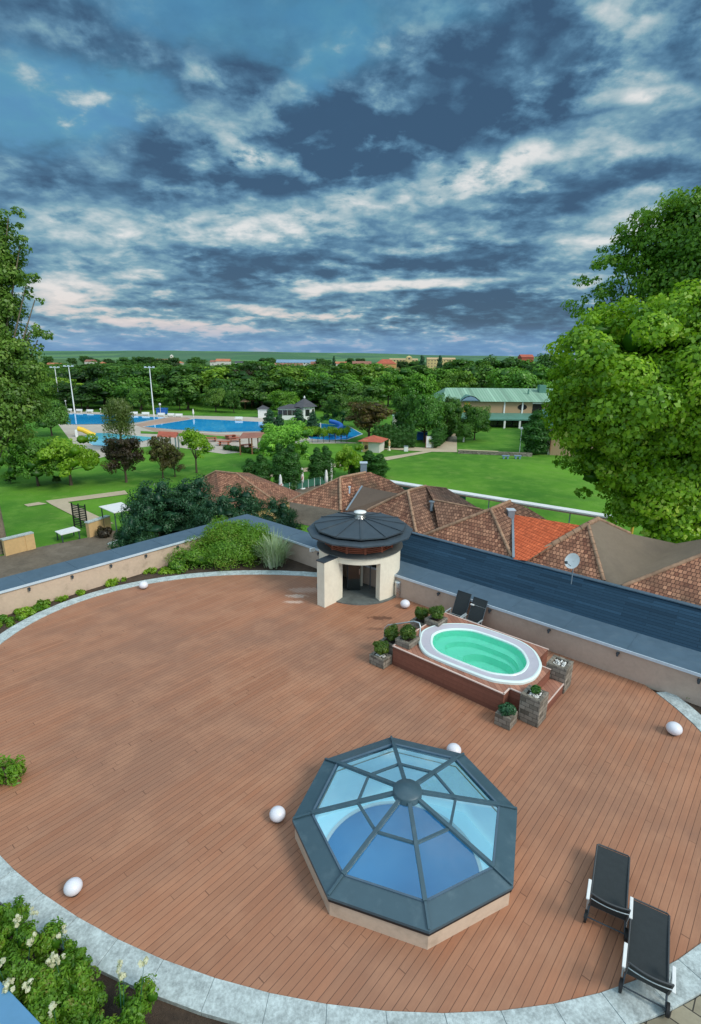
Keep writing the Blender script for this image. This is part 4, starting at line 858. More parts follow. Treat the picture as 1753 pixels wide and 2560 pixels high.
b = MB(); b.add([eL, eA, s1, s2, s3, s4, gT2, gE, eF], [(0, 8, 7), (0, 7, 2), (0, 2, 1), (2, 7, 3), (3, 7, 6), (3, 6, 4), (4, 6, 5)], 0, True); rb(b, 'valley_felt', 'felt_l'); hipridge(eA, s1, r=.08)
b = MB()
for P_ in ([NM(A_IN + 3.4, 14.8), NM(A_IN + 8, 14.2), NM(A_IN + 8, -12), NM(A_IN + 3.4, -12)],): b.prism([(p.x, p.y) for p in P_][::-1], GZ, EZ - .35)
rb(b, 'house_wall', 'whitehouse')
def chimney(px, py, z, s, h, mat='zinc'):
    p = G(px, py, z) - ROOT; b = MB(); b.box((p.x - s, p.y - s, p.z - .3), (p.x + s, p.y + s, p.z + h)); c = b.build('chimney', mat, rf, bevel=.01)
    b = MB(); b.box((p.x - s * 1.2, p.y - s * 1.2, p.z + h + .002), (p.x + s * 1.2, p.y + s * 1.2, p.z + h + .05)); b.build('chimney_cap', 'edge', c)
chimney(909, 1180, R_ - .05, .19, .55); chimney(1274, 1314, R_ - .9, .15, .75)
def vent(px, py, z, h, r=.045, mat='edge'):
    p = G(px, py, z) - ROOT; b = MB(); b.tube([(p.x, p.y, p.z - .1), (p.x, p.y, p.z + h)], r, 10); b.tube([(p.x, p.y, p.z + h), (p.x, p.y, p.z + h + .05)], r * 1.7, 10); b.build('vent_pipe', mat, rf)
vent(874, 1229, R_ - .6, .25); vent(1079, 1272, R_ - .8, .35, .09, 'zinc')
# satellite dish
dp = G(1430, 1430, 2.35); ds = empty('satellite_dish', dp, rad(-60), 'white satellite dish standing on the tiled roof right of the orange roof field', 'satellite dish')
b = MB(); pr = [(.0005, 0), (.10, .008), (.20, .035), (.29, .075), (.30, .08)]; b.lathe(pr, n=28); b.v = [tuple(Matrix.Rotation(rad(62), 3, 'X') @ Vector(v) + Vector((0, 0, .42))) for v in b.v]; b.build('dish', 'white', ds)
MB().tube([(0, .05, -.5), (0, .05, .38), (0, 0, .42)], .02, 8).build('mast', 'zinc', ds); b = MB(); b.tube([(0, -.02, .2), (0, -.38, .45)], .012, 6); b.box((-.04, -.44, .41), (.04, -.36, .50)); b.build('feed_arm', 'darkmetal', ds)

# second tiled roof behind the conifers
t0 = AT(540, 1178, 47); t1 = AT(592, 1184, 46); tE = AT(700, 1262, 44); tW = AT(470, 1215, 49); tF = AT(560, 1290, 41)
hb = empty('tiled_roof_house', (t0.x, t0.y, GZ), 0, 'low house with a single clay tiled hip roof half hidden by dark conifers', 'house'); ROOT2 = hb.location
def rb2(b, name, mat, par=None, **k): b.v = [(x - ROOT2.x, y - ROOT2.y, z - ROOT2.z) for x, y, z in b.v]; return b.build(name, mat, par or hb, **k)
b = MB(); b.poly([t0, tW, tF, t1]); b.poly([t1, tF, tE]); b.poly([t1, tE, tE + Vector((1.5, 4, 0)), t0 + Vector((2, 5, -1.2))]); b.poly([t0, t1, t0 + Vector((2, 5, -1.2))]); r2_ = rb2(b, 'roof', 'tile', uv=True)
b = MB(); b.tube([t0, t1], .1, 8); b.tube([t1, tE], .1, 8); b.tube([t0, tW], .1, 8); rb2(b, 'ridge_tiles', 'ridge', r2_)
ez = min(tE.z, tW.z); b = MB(); b.prism([(tW.x + .6, tW.y - .6), (tF.x, tF.y + .8), (tE.x - .7, tE.y + .3), (tE.x + .4, tE.y + 3.5), (tW.x + 1.5, tW.y + 3.5)], GZ, min(ez, tF.z) - .15); rb2(b, 'house_wall', 'yellowwall')

# ------------------------------------------------------------------ park furniture
def park(px, py): return G(px, py, GZ)
def umb(px, py, h, lb, prnt=True):
    p = park(px, py); u = empty('closed_parasol', p, 0, lb, 'parasol', 'closed white parasols on the cafe terrace')
    MB().lathe([(.0, h * .28), (.16, h * .30), (.20, h * .45), (.19, h * .62), (.15, h * .66), (.17, h * .78), (.10, h * .93), (.02, h), (0, h)], n=14).build('canopy', 'canvas', u)
    MB().tube([(0, 0, .08), (0, 0, h * .35)], .04, 8).build('pole', 'white', u); MB().lathe([(.35, 0), (.35, .08), (0, .1)], n=16).build('base', 'white', u)
    if prnt:
        b = MB()
        for k in range(5): z = h * (.44 + .035 * k); a0 = rad(-110 + k * 9); vs = [(.208 * cos(a0 + t), .208 * sin(a0 + t), z + dz) for t in (0, .35, .7) for dz in (0, h * .026)]; b.add(vs, [(0, 2, 3, 1), (2, 4, 5, 3)], 0)
        b.build('print', 'redprint', u)
umb(702.6, 1243, 2.5, 'closed white parasol leftmost of the four beside the tiled roof'); umb(756, 1222, 2.45, 'closed white parasol between the two pairs of tall thujas')
umb(816, 1219, 2.1, 'short closed white parasol just left of the tallest one', False); umb(828, 1210, 2.6, 'closed white parasol rightmost, above the tiled ridge', False)
b = MB(); A, B = park(708, 1232), park(830, 1208)
ra = empty('terrace_railing', A, 0, 'low green railing of the cafe terrace below the parasols', 'railing'); d_ = B - A
b.bar((0, 0, .95), d_ + Vector((0, 0, .95)), .06, .06); b.build('rail', 'green', ra); b = MB(); b.bar((0, 0, .5), d_ + Vector((0, 0, .5)), .02, .75); b.build('panel', 'green', ra)
for k in range(9): b = MB(); q = d_ * (k / 8); b.bar(q, q + Vector((0, 0, 1.0)), .07, .07); b.build('post', 'white', ra)
# long flat roofed walkway
A, B = G(902, 1192, -2.2), G(1560, 1297, -2.2); B = A + (B - A) * 1.12; wk = empty('covered_walkway', (A.x, A.y, GZ), 0, 'long narrow white topped canopy on posts between the lawn and the tiled roofs', 'canopy')
dd = (B - A); b = MB(); b.bar(Vector((0, 0, 2.3)), Vector((dd.x, dd.y, 2.3)), .85, .12); b.build('roof_strip', 'white', wk); b = MB(); pn = Vector((dd.y, -dd.x, 0)).normalized() * .34
b.bar(pn + Vector((0, 0, 2.2)), Vector((dd.x, dd.y, 2.2)) + pn, .05, .20); b.build('gutter', 'redpave', wk)
for k in range(9): q = Vector((dd.x, dd.y, 0)) * (k / 8); b = MB(); b.tube([q, q + Vector((0, 0, 2.25))], .05, 8); b.build('post', 'zinc', wk)
b = MB(); q0_, q1_ = Vector((dd.x, dd.y, 0)) * .0, Vector((dd.x, dd.y, 0)) * .42; b.bar(q0_ + Vector((0, 0, 1.35)), q1_ + Vector((0, 0, 1.35)), .04, 1.5); b.build('banner_panel', 'green', wk)
for k, f_ in enumerate((.06, .15, .26, .34)):
    q = Vector((dd.x, dd.y, 0)) * f_ + pn * .1 + Vector((0, 0, 1.75)); b = MB(); b.bar(q, q + dd.normalized() * .9, .03, .28); b.build('notice_strip', 'white', wk)
p = park(1576, 1352); ye = empty('yellow_post', p, 0, 'thick yellow post under the big bright tree', 'post'); MB().tube([(0, 0, 0), (0, 0, 1.9)], .12, 12).build('post_shaft', 'lemon', ye); MB().lathe([(.16, 1.9), (.16, 1.97), (0, 2.02)], n=14).build('post_cap', 'lemon', ye)
# ochre garden walls
def gwall(px0, px1, h, lb):
    A, B = park(*px0), park(*px1); w = empty('garden_wall', A, 0, lb, 'wall', 'ochre garden walls'); q = B - A; d = q.normalized()
    MB().bar(Vector((0, 0, h / 2)), q + Vector((0, 0, h / 2)), .35, h).build('wall_body', 'yellowwall', w)
    b = MB(); b.bar(-d * .05 + Vector((0, 0, h + .05)), q + d * .05 + Vector((0, 0, h + .05)), .47, .09); b.build('wall_coping', 'terrazzo', w)
    b = MB(); b.bar(q - d * .6 + Vector((0, 0, h / 2 + .02)), q + d * .04 + Vector((0, 0, h / 2 + .02)), .44, h + .02); b.build('pilaster', 'yellowwall', w); return w
gwall((13, 1390), (86, 1371), 1.25, 'ochre rendered garden wall at the left edge beside the gravel yard'); gwall((222, 1344), (274, 1326), 1.25, 'ochre rendered garden wall in front of the dark trellis')
p = park(203, 1320); tr = empty('trellis_screen', p, rad(-22), 'dark slatted garden screen beside the sandy path', 'trellis')
for x0 in (-.75, .05):
    b = MB(); [b.box((x0, -.03, .2 + k * .16), (x0 + .68, .03, .28 + k * .16)) for k in range(12)]; b.build('slats', 'black', tr)
for x0 in (-.8, -.03, .74): MB().box((x0, -.05, 0), (x0 + .07, .05, 2.2)).build('post', 'black', tr)
def flatpanel(pxs, z, lb, name, posts):
    P = [G(x, y, z) for x, y in pxs]; c = sum(P, Vector()) / 4; r = empty(name, (c.x, c.y, GZ), 0, lb, 'canopy' if posts > 1 else 'table')
    pts = [(p.x - c.x, p.y - c.y) for p in P]
    if (P[1] - P[0]).cross(P[2] - P[1]).z < 0: pts.reverse()
    MB().prism(pts, z - GZ - .05, z - GZ).build('top', 'white', r)
    for q in pts: b = MB(); b.tube([(q[0] * .86, q[1] * .86, 0), (q[0] * .86, q[1] * .86, z - GZ - .05)], .05, 8); b.build('leg', 'darkmetal', r)
flatpanel([(137, 1328), (184, 1316), (201, 1325), (152, 1337)], GZ + .75, 'white flat topped table standing on the grass by the ochre wall', 'garden_table', 1)
flatpanel([(247, 1266), (303, 1255), (335, 1272), (285, 1282)], GZ + 2.3, 'white flat roofed garden canopy in front of the dark conifers', 'garden_canopy', 4)
p = park(262, 1343); gr_ = random.Random(3); bushthing('dark_bush', p, [((0, 0, .35), (.5, .5, .4)), ((.3, .1, .55), (.3, .3, .3)), ((-.3, 0, .6), (.25, .25, .35))], 'lf_purple', 1400, .09, 66, 'small dark spiky bush in front of the ochre wall')
for i, (x, y) in enumerate(((281, 1360), (296, 1355), (306, 1349))):
    p = park(x, y); s_ = MB().lathe([(.35, 0), (.36, .08), (.3, .12), (0, .13)], n=7, smooth=False).build('stepping_stone', 'terrazzo'); s_.location = p; tag(s_, 'pale flat stepping stone at the edge of the gravel yard', 'stone', 'stepping stones by the gravel yard')
# tall floodlight poles around the pools
def pole(px, pyb, pyt, lb, j):
    p = park(px, pyb); t = AT(px, pyt, p.y); h = t.z - GZ; r = empty('floodlight_pole', p, 0, lb, 'floodlight pole', 'tall floodlight poles by the pools')
    MB().tube([(0, 0, 0), (0, 0, h)], .17, 10, r2=.09).build('pole_shaft', 'white', r); w = 1.0
    b = MB(); b.bar((-w, 0, h), (w, 0, h), .12, .12); b.build('crossarm', 'white', r)
    for k in range(3): b = MB(); x = -w + w * k; b.box((x - .22, -.25, h - .05), (x + .22, .12, h + .28)); b.build('lamp_head', 'edge', r)
pole(152, 1026, 919, 'tall white floodlight pole leftmost, next to the poplar', 0); pole(187, 1032, 916, 'tall white floodlight pole second from the left by the pool', 1); pole(385, 1039, 919, 'tall white floodlight pole in the middle beside the blue box', 2)
def glamp(px, pyb, pyt, lb, rr=.22):
    p = park(px, pyb); h = AT(px, pyt, p.y).z - GZ; r = empty('park_lamp', p, 0, lb, 'lamp post', 'globe lamp posts in the park')
    MB().tube([(0, 0, 0), (0, 0, h - rr)], .055, 8).build('lamp_pole', 'white', r); MB().lathe([(max(.001, rr * cos(a)), h - rr + rr * sin(a)) for a in [-PI / 2 + PI * i / 10 for i in range(11)]], n=16).build('lamp_globe', 'globe', r)
glamp(167, 1028, 1000, 'globe lamp post beside the left swimming pool'); glamp(402, 1036, 1008, 'globe lamp post in front of the blue box', .3); glamp(252, 1030, 1021, 'low globe lamp behind the white benches')
glamp(1299, 1133, 1067, 'tall white globe lamp post on the lawn before the green roofed hall', .27); glamp(1166, 1088, 1048, 'globe lamp among the trees left of the hall lawn', .25)
p = park(399, 1037); bx = empty('blue_container', p + Vector((0, 2, 0)), 0, 'bright blue box shaped hut beyond the swimming pool', 'hut'); MB().box((-1.25, -.8, 0), (1.25, .8, 1.35)).build('hut_body', 'blue', bx, bevel=.08); MB().box((-1.35, -.9, 1.36), (1.35, .9, 1.48)).build('hut_roof', 'blue', bx)
p = park(1056, 1101); bx = empty('blue_container', p + Vector((0, 1, 0)), 0, 'dark blue container in the shade behind the white sign board', 'container'); MB().box((-.95, -.7, 0), (.95, .7, 1.3)).build('container_body', 'blue', bx, bevel=.04); MB().box((-1., -.75, 1.3), (1., .75, 1.38)).build('container_lid', 'blue', bx)
def bench0():
    r = empty('white_bench', (0, 0, 0), 0, '', 'bench', 'white benches along the pools')
    MB().box((-.9, -.3, .36), (.9, .25, .42)).build('seat', 'white', r); b = MB(); b.box((-.9, .24, .45), (.9, .30, .85)); b.build('backrest', 'white', r)
    for x in (-.75, .75): MB().box((x - .04, -.28, 0), (x + .04, .26, .36)).build('leg', 'white', r)
    return r
bn0 = bench0(); index_kids()
lbs = ['white bench first from the left beyond the left pool', 'white bench second from the left beyond the left pool', 'white bench third from the left beyond the left pool', 'white bench just left of the willow beyond the pool', 'white bench just right of the willow beyond the pool', 'white bench between the willow and the middle floodlight pole', 'white bench right in front of the blue hut', 'white bench right of the blue hut', 'white bench at the corner between the two big pools', 'white bench at the far edge of the right pool']
for i, (x, y) in enumerate(((171, 1030), (197, 1031), (224, 1032), (271, 1034), (335, 1038), (364, 1039), (403, 1041), (427, 1042), (447, 1043), (597, 1051))):
    if i == 0: bn0.location = park(x, y); bn0['label'] = lbs[0]
    else: dup(bn0, park(x, y), random.uniform(-.15, .15), lbs[i])
# blocks, signs and small things
def small(name, px, py, parts, lb, cat):
    r = empty(name, park(px, py), 0, lb, cat)
    for (nm, a, c, m_) in parts: MB().box(a, c).build(nm, m_, r, bevel=.01)
    return r
sg = small('sign_board', 1075, 1121, [('board', (-.65, -.04, .15), (.65, .04, 2.0), 'white'), ('post', (-.75, -.06, 0), (-.66, .06, 2.15), 'brownpost'), ('post', (.66, -.06, 0), (.75, .06, 2.15), 'brownpost')], 'white sign board with a yellow green map drawing beside the path', 'sign')
b = MB()
for (x, z, r_) in ((-.1, 1.45, .2), (.08, 1.2, .17), (-.05, .95, .16), (.12, .75, .11)): b.add([(x + r_ * cos(t * PI / 4) * .8, -.046, z + r_ * sin(t * PI / 4)) for t in range(8)], [tuple(range(8))])
b.build('map_drawing', plain('map_ink', (.45, .5, .12), .8), sg)
small('litter_bin', 1015, 1128, [('bin_body', (-.32, -.3, 0), (.32, .3, .75), 'white'), ('bin_lid', (-.34, -.32, .752), (.34, .32, .85), 'zinc')], 'grey white square bin beside the path left of the sign board', 'bin')
small('bollard', 1159, 1105, [('bollard_shaft', (-.12, -.12, 0), (.12, .12, .8), 'white'), ('bollard_cap', (-.14, -.14, .8), (.14, .14, .88), 'white')], 'short white bollard on the grass near the hall lawn', 'bollard')
st = empty('statue', park(973, 1126), 0, 'small pale stone statue on a plinth beside the path', 'statue'); MB().lathe([(.28, 0), (.28, .12), (.16, .16), (.14, .6), (.22, .66), (.22, .72)], n=4, smooth=False).build('pedestal', 'cream', st)
MB().lathe([(.13, .72), (.18, .9), (.14, 1.05), (.20, 1.25), (.16, 1.42), (.07, 1.5), (.11, 1.6), (.09, 1.72), (0, 1.78)], n=12).build('figure', 'yellowwall', st)
def stonewall(A, B, h, lb):
    w = empty('low_stone_wall', A, 0, lb, 'wall'); q = B - A; MB().bar(Vector((0, 0, h / 2)), q + Vector((0, 0, h / 2)), .5, h).build('wall_body', 'stone', w, uv=True); MB().bar(Vector((0, 0, h + .04)), q * .55 + Vector((0, 0, h + .04)), .55, .07).build('wall_coping', 'path', w)
stonewall(park(1145, 1133), park(1330, 1141), .5, 'low grey stone wall between the two lawns before the hall')
for i, (x, lb) in enumerate(((1264, 'left blue grey stone bench in front of the low wall'), (1294, 'right blue grey stone bench in front of the low wall under the lamp'))):
    small('garden_bench', x, 1147, [('seat', (-.55, -.25, .4), (.55, .25, .5), 'bluesheet'), ('leg', (-.4, -.2, 0), (-.2, .2, .4), 'bluesheet'), ('leg', (.2, -.2, 0), (.4, .2, .4), 'bluesheet')], lb, 'bench')
# kiosk
def hiphouse(name, px, pyb, w, dpt, hw, hr_, lb, cat, wm, rm, rz=0, wins=0, win='glassdark', over=.3, two=False, group=None, doors=(), z0=GZ, at=None):
    p = at if at is not None else park(px, pyb); r = empty(name, (p.x, p.y, z0), rz, lb, cat, group)
    MB().box((-w / 2, 0, 0), (w / 2, dpt, hw)).build('wall', wm, r)
    b = MB(); o = over; i = min(w, dpt) / 2; x0, x1, y0, y1 = -w / 2 - o, w / 2 + o, -o, dpt + o
    if two: R0, R1 = (x0, dpt / 2, hw + hr_), (x1, dpt / 2, hw + hr_)
    else:
        if w >= dpt: R0, R1 = (x0 + i + o, dpt / 2, hw + hr_), (x1 - i - o, dpt / 2, hw + hr_)
        else: R0, R1 = (0, y0 + i + o, hw + hr_), (0, y1 - i - o, hw + hr_)
    z = hw - .02
    if w >= dpt or two: b.add([(x0, y0, z), (x1, y0, z), (x1, y1, z), (x0, y1, z), R0, R1], [(0, 1, 5, 4), (1, 2, 5), (2, 3, 4, 5), (3, 0, 4), (3, 2, 1, 0)])
    else: b.add([(x0, y0, z), (x1, y0, z), (x1, y1, z), (x0, y1, z), R0, R1], [(0, 1, 4), (1, 2, 5, 4), (2, 3, 5), (3, 0, 4, 5), (3, 2, 1, 0)])
    b.build('roof', rm, r, uv=True)
    fl_ = 2 if hw > 5 else 1
    for f_ in range(max(1, int(round(hw / 3.0)))):
        for k in range(wins):
            x = -w / 2 + w * (k + .5) / wins; z1 = f_ * 3.0 + 1.1
            if z1 + 1.2 < hw: MB().box((x - .5, -.05, z1), (x + .5, .02, z1 + 1.2)).build('window', win, r)
    for (x, m_) in doors: MB().box((x - .45, -.04, .02), (x + .45, .02, 2.0)).build('door', m_, r)
    return r
hiphouse('kiosk', 926, 1131, 2.9, 3.2, 1.75, .75, 'small white kiosk with red hipped roof by the path', 'kiosk', 'whitehouse', 'redroof', rad(-18), wins=0, over=.55, doors=((-.8, 'yellowwall'),))
ksx = park(926, 1131); p = park(915, 1133); bushthing('topiary_bush', p, [((0, 0, .95), (.3, .3, .35))], 'lf_purple', 400, .06, 67, 'small round topiary ball in front of the kiosk')
# pergolas and shelters
def shelter(pxs, z, lb, name, rm, pm='woodb', ridge=.5):
    P = [G(x, y, z) for x, y in pxs]; c = sum(P, Vector()) / 4; r = empty(name, (c.x, c.y, GZ), 0, lb, 'pergola'); Q = [Vector((p.x - c.x, p.y - c.y, z - GZ)) for p in P]
    top = (Q[0] + Q[1] + Q[2] + Q[3]) / 4 + Vector((0, 0, ridge)); b = MB(); mA, mB_ = (Q[0] + Q[3]) / 2 + Vector((0, 0, ridge)), (Q[1] + Q[2]) / 2 + Vector((0, 0, ridge))
    b.add(Q + [mA, mB_], [(0, 1, 5, 4), (3, 2, 5, 4), (0, 4, 3), (1, 5, 2)]); b.build('roof', rm, r)
    for q in Q + [(Q[0] + Q[1]) / 2, (Q[2] + Q[3]) / 2]: b = MB(); b.bar((q.x * .9, q.y * .9, 0), (q.x * .9, q.y * .9, z - GZ - .02), .18, .18); b.build('post', pm, r)
    return r
shelter([(595, 1097), (661, 1094), (670, 1083), (620, 1082)], GZ + 2.5, 'brown timber pergola beside the round flowering tree', 'pergola', 'brownroof')
shelter([(392, 1092), (440, 1094), (447, 1083), (402, 1080)], GZ + 2.6, 'red roofed open shelter by the children pool', 'shelter', 'redroof', 'zinc')
for i, (x, y, lb) in enumerate(((561, 1114, 'red brown picnic table on the pool terrace, front one'), (588, 1104, 'red brown picnic table nearest the pergola'), (528, 1104, 'red brown picnic table left one by the young tree'), (617, 1122, 'red brown picnic table under the pergola'), (577, 1098, 'red brown picnic table at the back of the terrace'))):
    r = empty('picnic_table', park(x, y), .2 * i, lb, 'table', 'picnic tables on the pool terrace'); MB().box((-1.0, -.35, .7), (1.0, .35, .76)).build('table_top', 'redroof', r)
    for s in (-1, 1): MB().box((-1.0, s * .7 - .13, .4), (1.0, s * .7 + .13, .45)).build('bench_plank', 'redroof', r); MB().box((s * .7 - .05, -.6, 0), (s * .7 + .05, .6, .7)).build('leg', 'woodb', r)
# hedge round the pergola
def hedge(A, B, h, w, lb, seed, cnt=5000, mat='lf_thuja', sz=.12):
    L_ = (B - A).length; k = max(2, int(L_ / 1.2)); d = (B - A) / k
    bushthing('clipped_hedge', A, [((d.x * (i + .5), d.y * (i + .5), h * .5), (L_ / k * .62, w * .6, h * .5)) for i in range(k)], mat, cnt, sz, seed, lb, 'hedge', core=.9)
hedge(park(563, 1124), park(645, 1135), .8, 1.0, 'low dark clipped hedge in front of the pergola', 801, 2500)
# glass fence and slides
p = park(214, 1091); sl = empty('yellow_slide', p, rad(20), 'yellow children slide at the edge of the shallow pool', 'slide'); MB().tube([(1.6, 0, .1), (.8, 0, .5), (-.3, 0, 1.2), (-1.2, 0, 1.5)], .45, 10).build('chute', 'yellow', sl); MB().box((-1.6, -.4, 0), (-1.2, .4, 1.3)).build('ladder', 'white', sl)
p = park(815, 1092); sl = empty('water_slide', p, 0, 'curved blue water slide seen between the trees', 'slide'); b = MB(); b.tube([(4 - 4.2 * k / 14 - 2.2 * sin(k * .42), 2.2 * cos(k * .42), .3 + .17 * k) for k in range(15)], .4, 10); b.build('chute', 'blue', sl); b = MB(); b.tube([(-1, 0, 0), (-1, 0, 2.6)], .1); b.tube([(1.8, 1, 0), (1.8, 1, 1.4)], .1); b.build('support', 'white', sl)
# white pavilions
pv1 = hiphouse('pool_pavilion', 725, 1050, 5.5, 5, 2.6, .9, 'white pool pavilion wing with arched openings behind the conifers', 'pavilion', 'white', 'greyroof', wins=5)
r = empty('round_pavilion', park(762, 1047), 0, 'white round pavilion with pointed dark grey roof', 'pavilion'); MB().lathe([(2.4, 0), (2.4, 3.0), (2.6, 3.05)], n=8, smooth=False).build('wall', 'white', r); rr_ = MB().lathe([(3.1, 3.0), (1.2, 4.2), (0, 4.9)], n=8, smooth=False).build('roof', 'greyroof', r); MB().lathe([(.18, 4.85), (.22, 5.1), (0, 5.5)], n=10).build('finial', 'white', rr_)
for k in range(8): a = PI / 8 + k * PI / 4; b = MB(); b.box((-.5, -.06, .9), (.5, .06, 2.4), T=lambda v, a=a: Matrix.Rotation(a, 3, 'Z') @ (v + Vector((0, -2.24, 0)))); b.build('window', 'glassdark', r)
hiphouse('changing_hut', 657, 1045, 2.2, 2.2, 2.2, .8, 'small white hut with slate roof at the end of the big pool', 'hut', 'white', 'greyroof', wins=2)
for i, (x, y, lb) in enumerate(((613, 1024, 'beige straw parasol left one at the edge of the wood'), (630, 1021, 'beige straw parasol right one at the edge of the wood'))):
    r = empty('open_parasol', park(x, y), 0, lb, 'parasol', 'beige parasols at the wood edge'); MB().lathe([(1.5, 2.2), (.7, 2.6), (0, 2.9)], n=8, smooth=False).build('canopy', 'sandwall', r); MB().tube([(0, 0, 0), (0, 0, 2.5)], .06).build('pole', 'woodb', r)
for i, (x, y, lb) in enumerate(((484, 1043, 'closed white parasol at the far pool corner'),)):
    r = empty('closed_parasol', park(x, y), 0, lb, 'parasol'); MB().lathe([(.18, .7), (.25, 1.1), (.1, 1.9), (0, 2.0)], n=10).build('canopy', 'canvas', r); MB().tube([(0, 0, 0), (0, 0, .8)], .05).build('pole', 'white', r)
hiphouse('green_roofed_shed', 999, 1070, 2.6, 3, 2.6, .8, 'small shed with pale green roof behind the thuja hedge', 'shed', 'whitehouse', 'greenroof')

# ------------------------------------------------------------------ green roofed hall
g0, g1 = park(1100, 1072), park(1375, 1072); yb = 118.0
X0, X1 = AT(1112, 1040, yb).x, AT(1420, 1040, yb).x
hl = empty('green_roofed_hall', ((X0 + X1) / 2, yb, GZ), 0, 'long sand brick hall with verdigris metal roof and covered veranda', 'hall'); W = (X1 - X0) / 2
zW = AT(1200, 1003, yb).z - GZ; zC = AT(1200, 1033, yb).z - GZ; zE = AT(1200, 1047, yb - 3).z - GZ
MB().box((-W, 0, 0), (W, 16, zW)).build('wall', 'sandwall', hl)
zR = AT(1200, 970, yb + 8).z - GZ; b = MB(); b.add([(-W - .8, -.8, zW), (W + .8, -.8, zW), (W + .8, 16.8, zW), (-W - .8, 16.8, zW), (-W + 1.2, 8, zR), (W, 8, zR)], [(0, 1, 5, 4), (1, 2, 5), (2, 3, 4, 5), (3, 0, 4)]); b.build('roof', 'greenroof', hl, uv=True)
b = MB(); b.add([(-W, -.02, zC + .1), (W, -.02, zC + .1), (W, -3.4, zE), (-W, -3.4, zE)], [(0, 3, 2, 1)]); b.add([(-W, -3.4, zE), (W, -3.4, zE), (W, -3.4, zE - .25), (-W, -3.4, zE - .25)], [(0, 1, 2, 3)][::-1]); b.build('veranda_roof', 'greendark', hl, uv=True)
MB().box((-W + .5, -.35, 0), (W, -.03, zE - .3)).build('veranda_glazing', 'glassdark', hl)
for px_ in (1262, 1300, 1205): x = AT(px_, 1050, yb - 3).x - hl.location.x; MB().box((x - .18, -3.3, 0), (x + .18, -2.9, zE - .2)).build('column', 'white', hl)
for px_, m_ in ((1261, 'white'), (1306, 'white')): x = AT(px_, 1020, yb).x - hl.location.x; MB().box((x - .15, -.16, zC), (x + .15, -.02, zW - .1)).build('downpipe', m_, hl)
x = AT(1306, 1019, yb).x - hl.location.x; b = MB(); b.add([(x + 1.0 * cos(t * PI / 10), -.06, (zC + zW) / 2 + .1 + .62 * sin(t * PI / 10)) for t in range(20)], [tuple(range(20))]); b.build('oval_window', 'glassdark', hl)
x = AT(1168, 1015, yb).x - hl.location.x; MB().box((x - .6, -.07, zC + .3), (x + .6, .02, zW - .3)).build('window', plain('orange_blind', (.8, .40, .04), .7), hl)  # window blind in a strong orange colour
x = AT(1346, 1015, yb).x - hl.location.x; MB().box((x - 1.2, -.07, zC + .2), (x + 1.2, .02, zW - .5)).build('window', 'glassdark', hl); MB().box((x - 1.3, -.12, zW - .45), (x + 1.3, .02, zW - .15)).build('lintel', 'white', hl)
xc, yc, zc = AT(1172, 995, yb + 1).x - hl.location.x, 1.0, zW + .1
b = MB(); b.add([(xc - 2.2, -.9, zc), (xc + 2.2, -.9, zc), (xc + 1.1, -.9, zc + .85), (xc, -.9, zc + 1.15), (xc - 1.1, -.9, zc + .85), (xc - 2.2, 4, zc), (xc + 2.2, 4, zc), (xc, 4.8, zc + 1.15)], [(1, 6, 7, 3, 2), (0, 4, 3, 7, 5)]); dm = b.build('dormer', 'greendark', hl)
b = MB(); b.add([(xc - 1.8, -.88, zc + .08), (xc + 1.8, -.88, zc + .08), (xc + .95, -.88, zc + .72), (xc, -.88, zc + .98), (xc - .95, -.88, zc + .72)], [(0, 1, 2, 3, 4)]); b.build('dormer_window', 'bluesheet', dm)
x = AT(1354, 970, yb + 6).x - hl.location.x; MB().box((x - .75, 5, zW + 1), (x + .75, 6.5, zR + .9)).build('chimney', 'greendark', hl); x = AT(1322, 980, yb + 4).x - hl.location.x; MB().box((x - .15, 4, zW + .5), (x + .15, 4.3, zW + 2.4)).build('vent_pipe', 'greendark', hl)
# its side wing with brown columns
wA, wB = park(1358, 1090), park(1374, 1136); wv = wB - wA; wo = Vector((wv.y, -wv.x, 0)).normalized(); wo = wo if wo.x > 0 else -wo
wing = empty('hall_wing', wA, math.atan2(wv.y, wv.x), 'side wing with green roof and brown columns partly hidden by the big tree', 'building'); LW = wv.length + .5
sgn = 1 if (Matrix.Rotation(-math.atan2(wv.y, wv.x), 3, 'Z') @ wo).y > 0 else -1
hz = 4.3
b = MB(); b.box((-6, 0 if sgn > 0 else -9, 0), (LW, 9 if sgn > 0 else 0, hz)); b.build('wall', 'sandwall', wing)
b = MB(); ys = (-.7 * sgn, 4.5 * sgn, 9.7 * sgn); b.add([(-6.5, ys[0], hz), (LW + .7, ys[0], hz), (LW + .7, ys[2], hz), (-6.5, ys[2], hz), (-6.5, ys[1], hz + 1.9), (LW - 3, ys[1], hz + 1.9)], [(0, 1, 5, 4), (1, 2, 5), (2, 3, 4, 5), (3, 0, 4)]); b.build('roof', 'greendark', wing)
for k in range(8):
    x = -3 + (LW + 2.4) * k / 7; b = MB(); b.box((x - .22, -.3 * sgn, 0), (x + .22, -.02 * sgn, hz - .1)); b.build('column', 'cream', wing); b = MB(); b.box((x + .4, -.12 * sgn, .6), (x + 1.1, -.015 * sgn, hz - .5)); b.build('window', 'brownpost', wing)

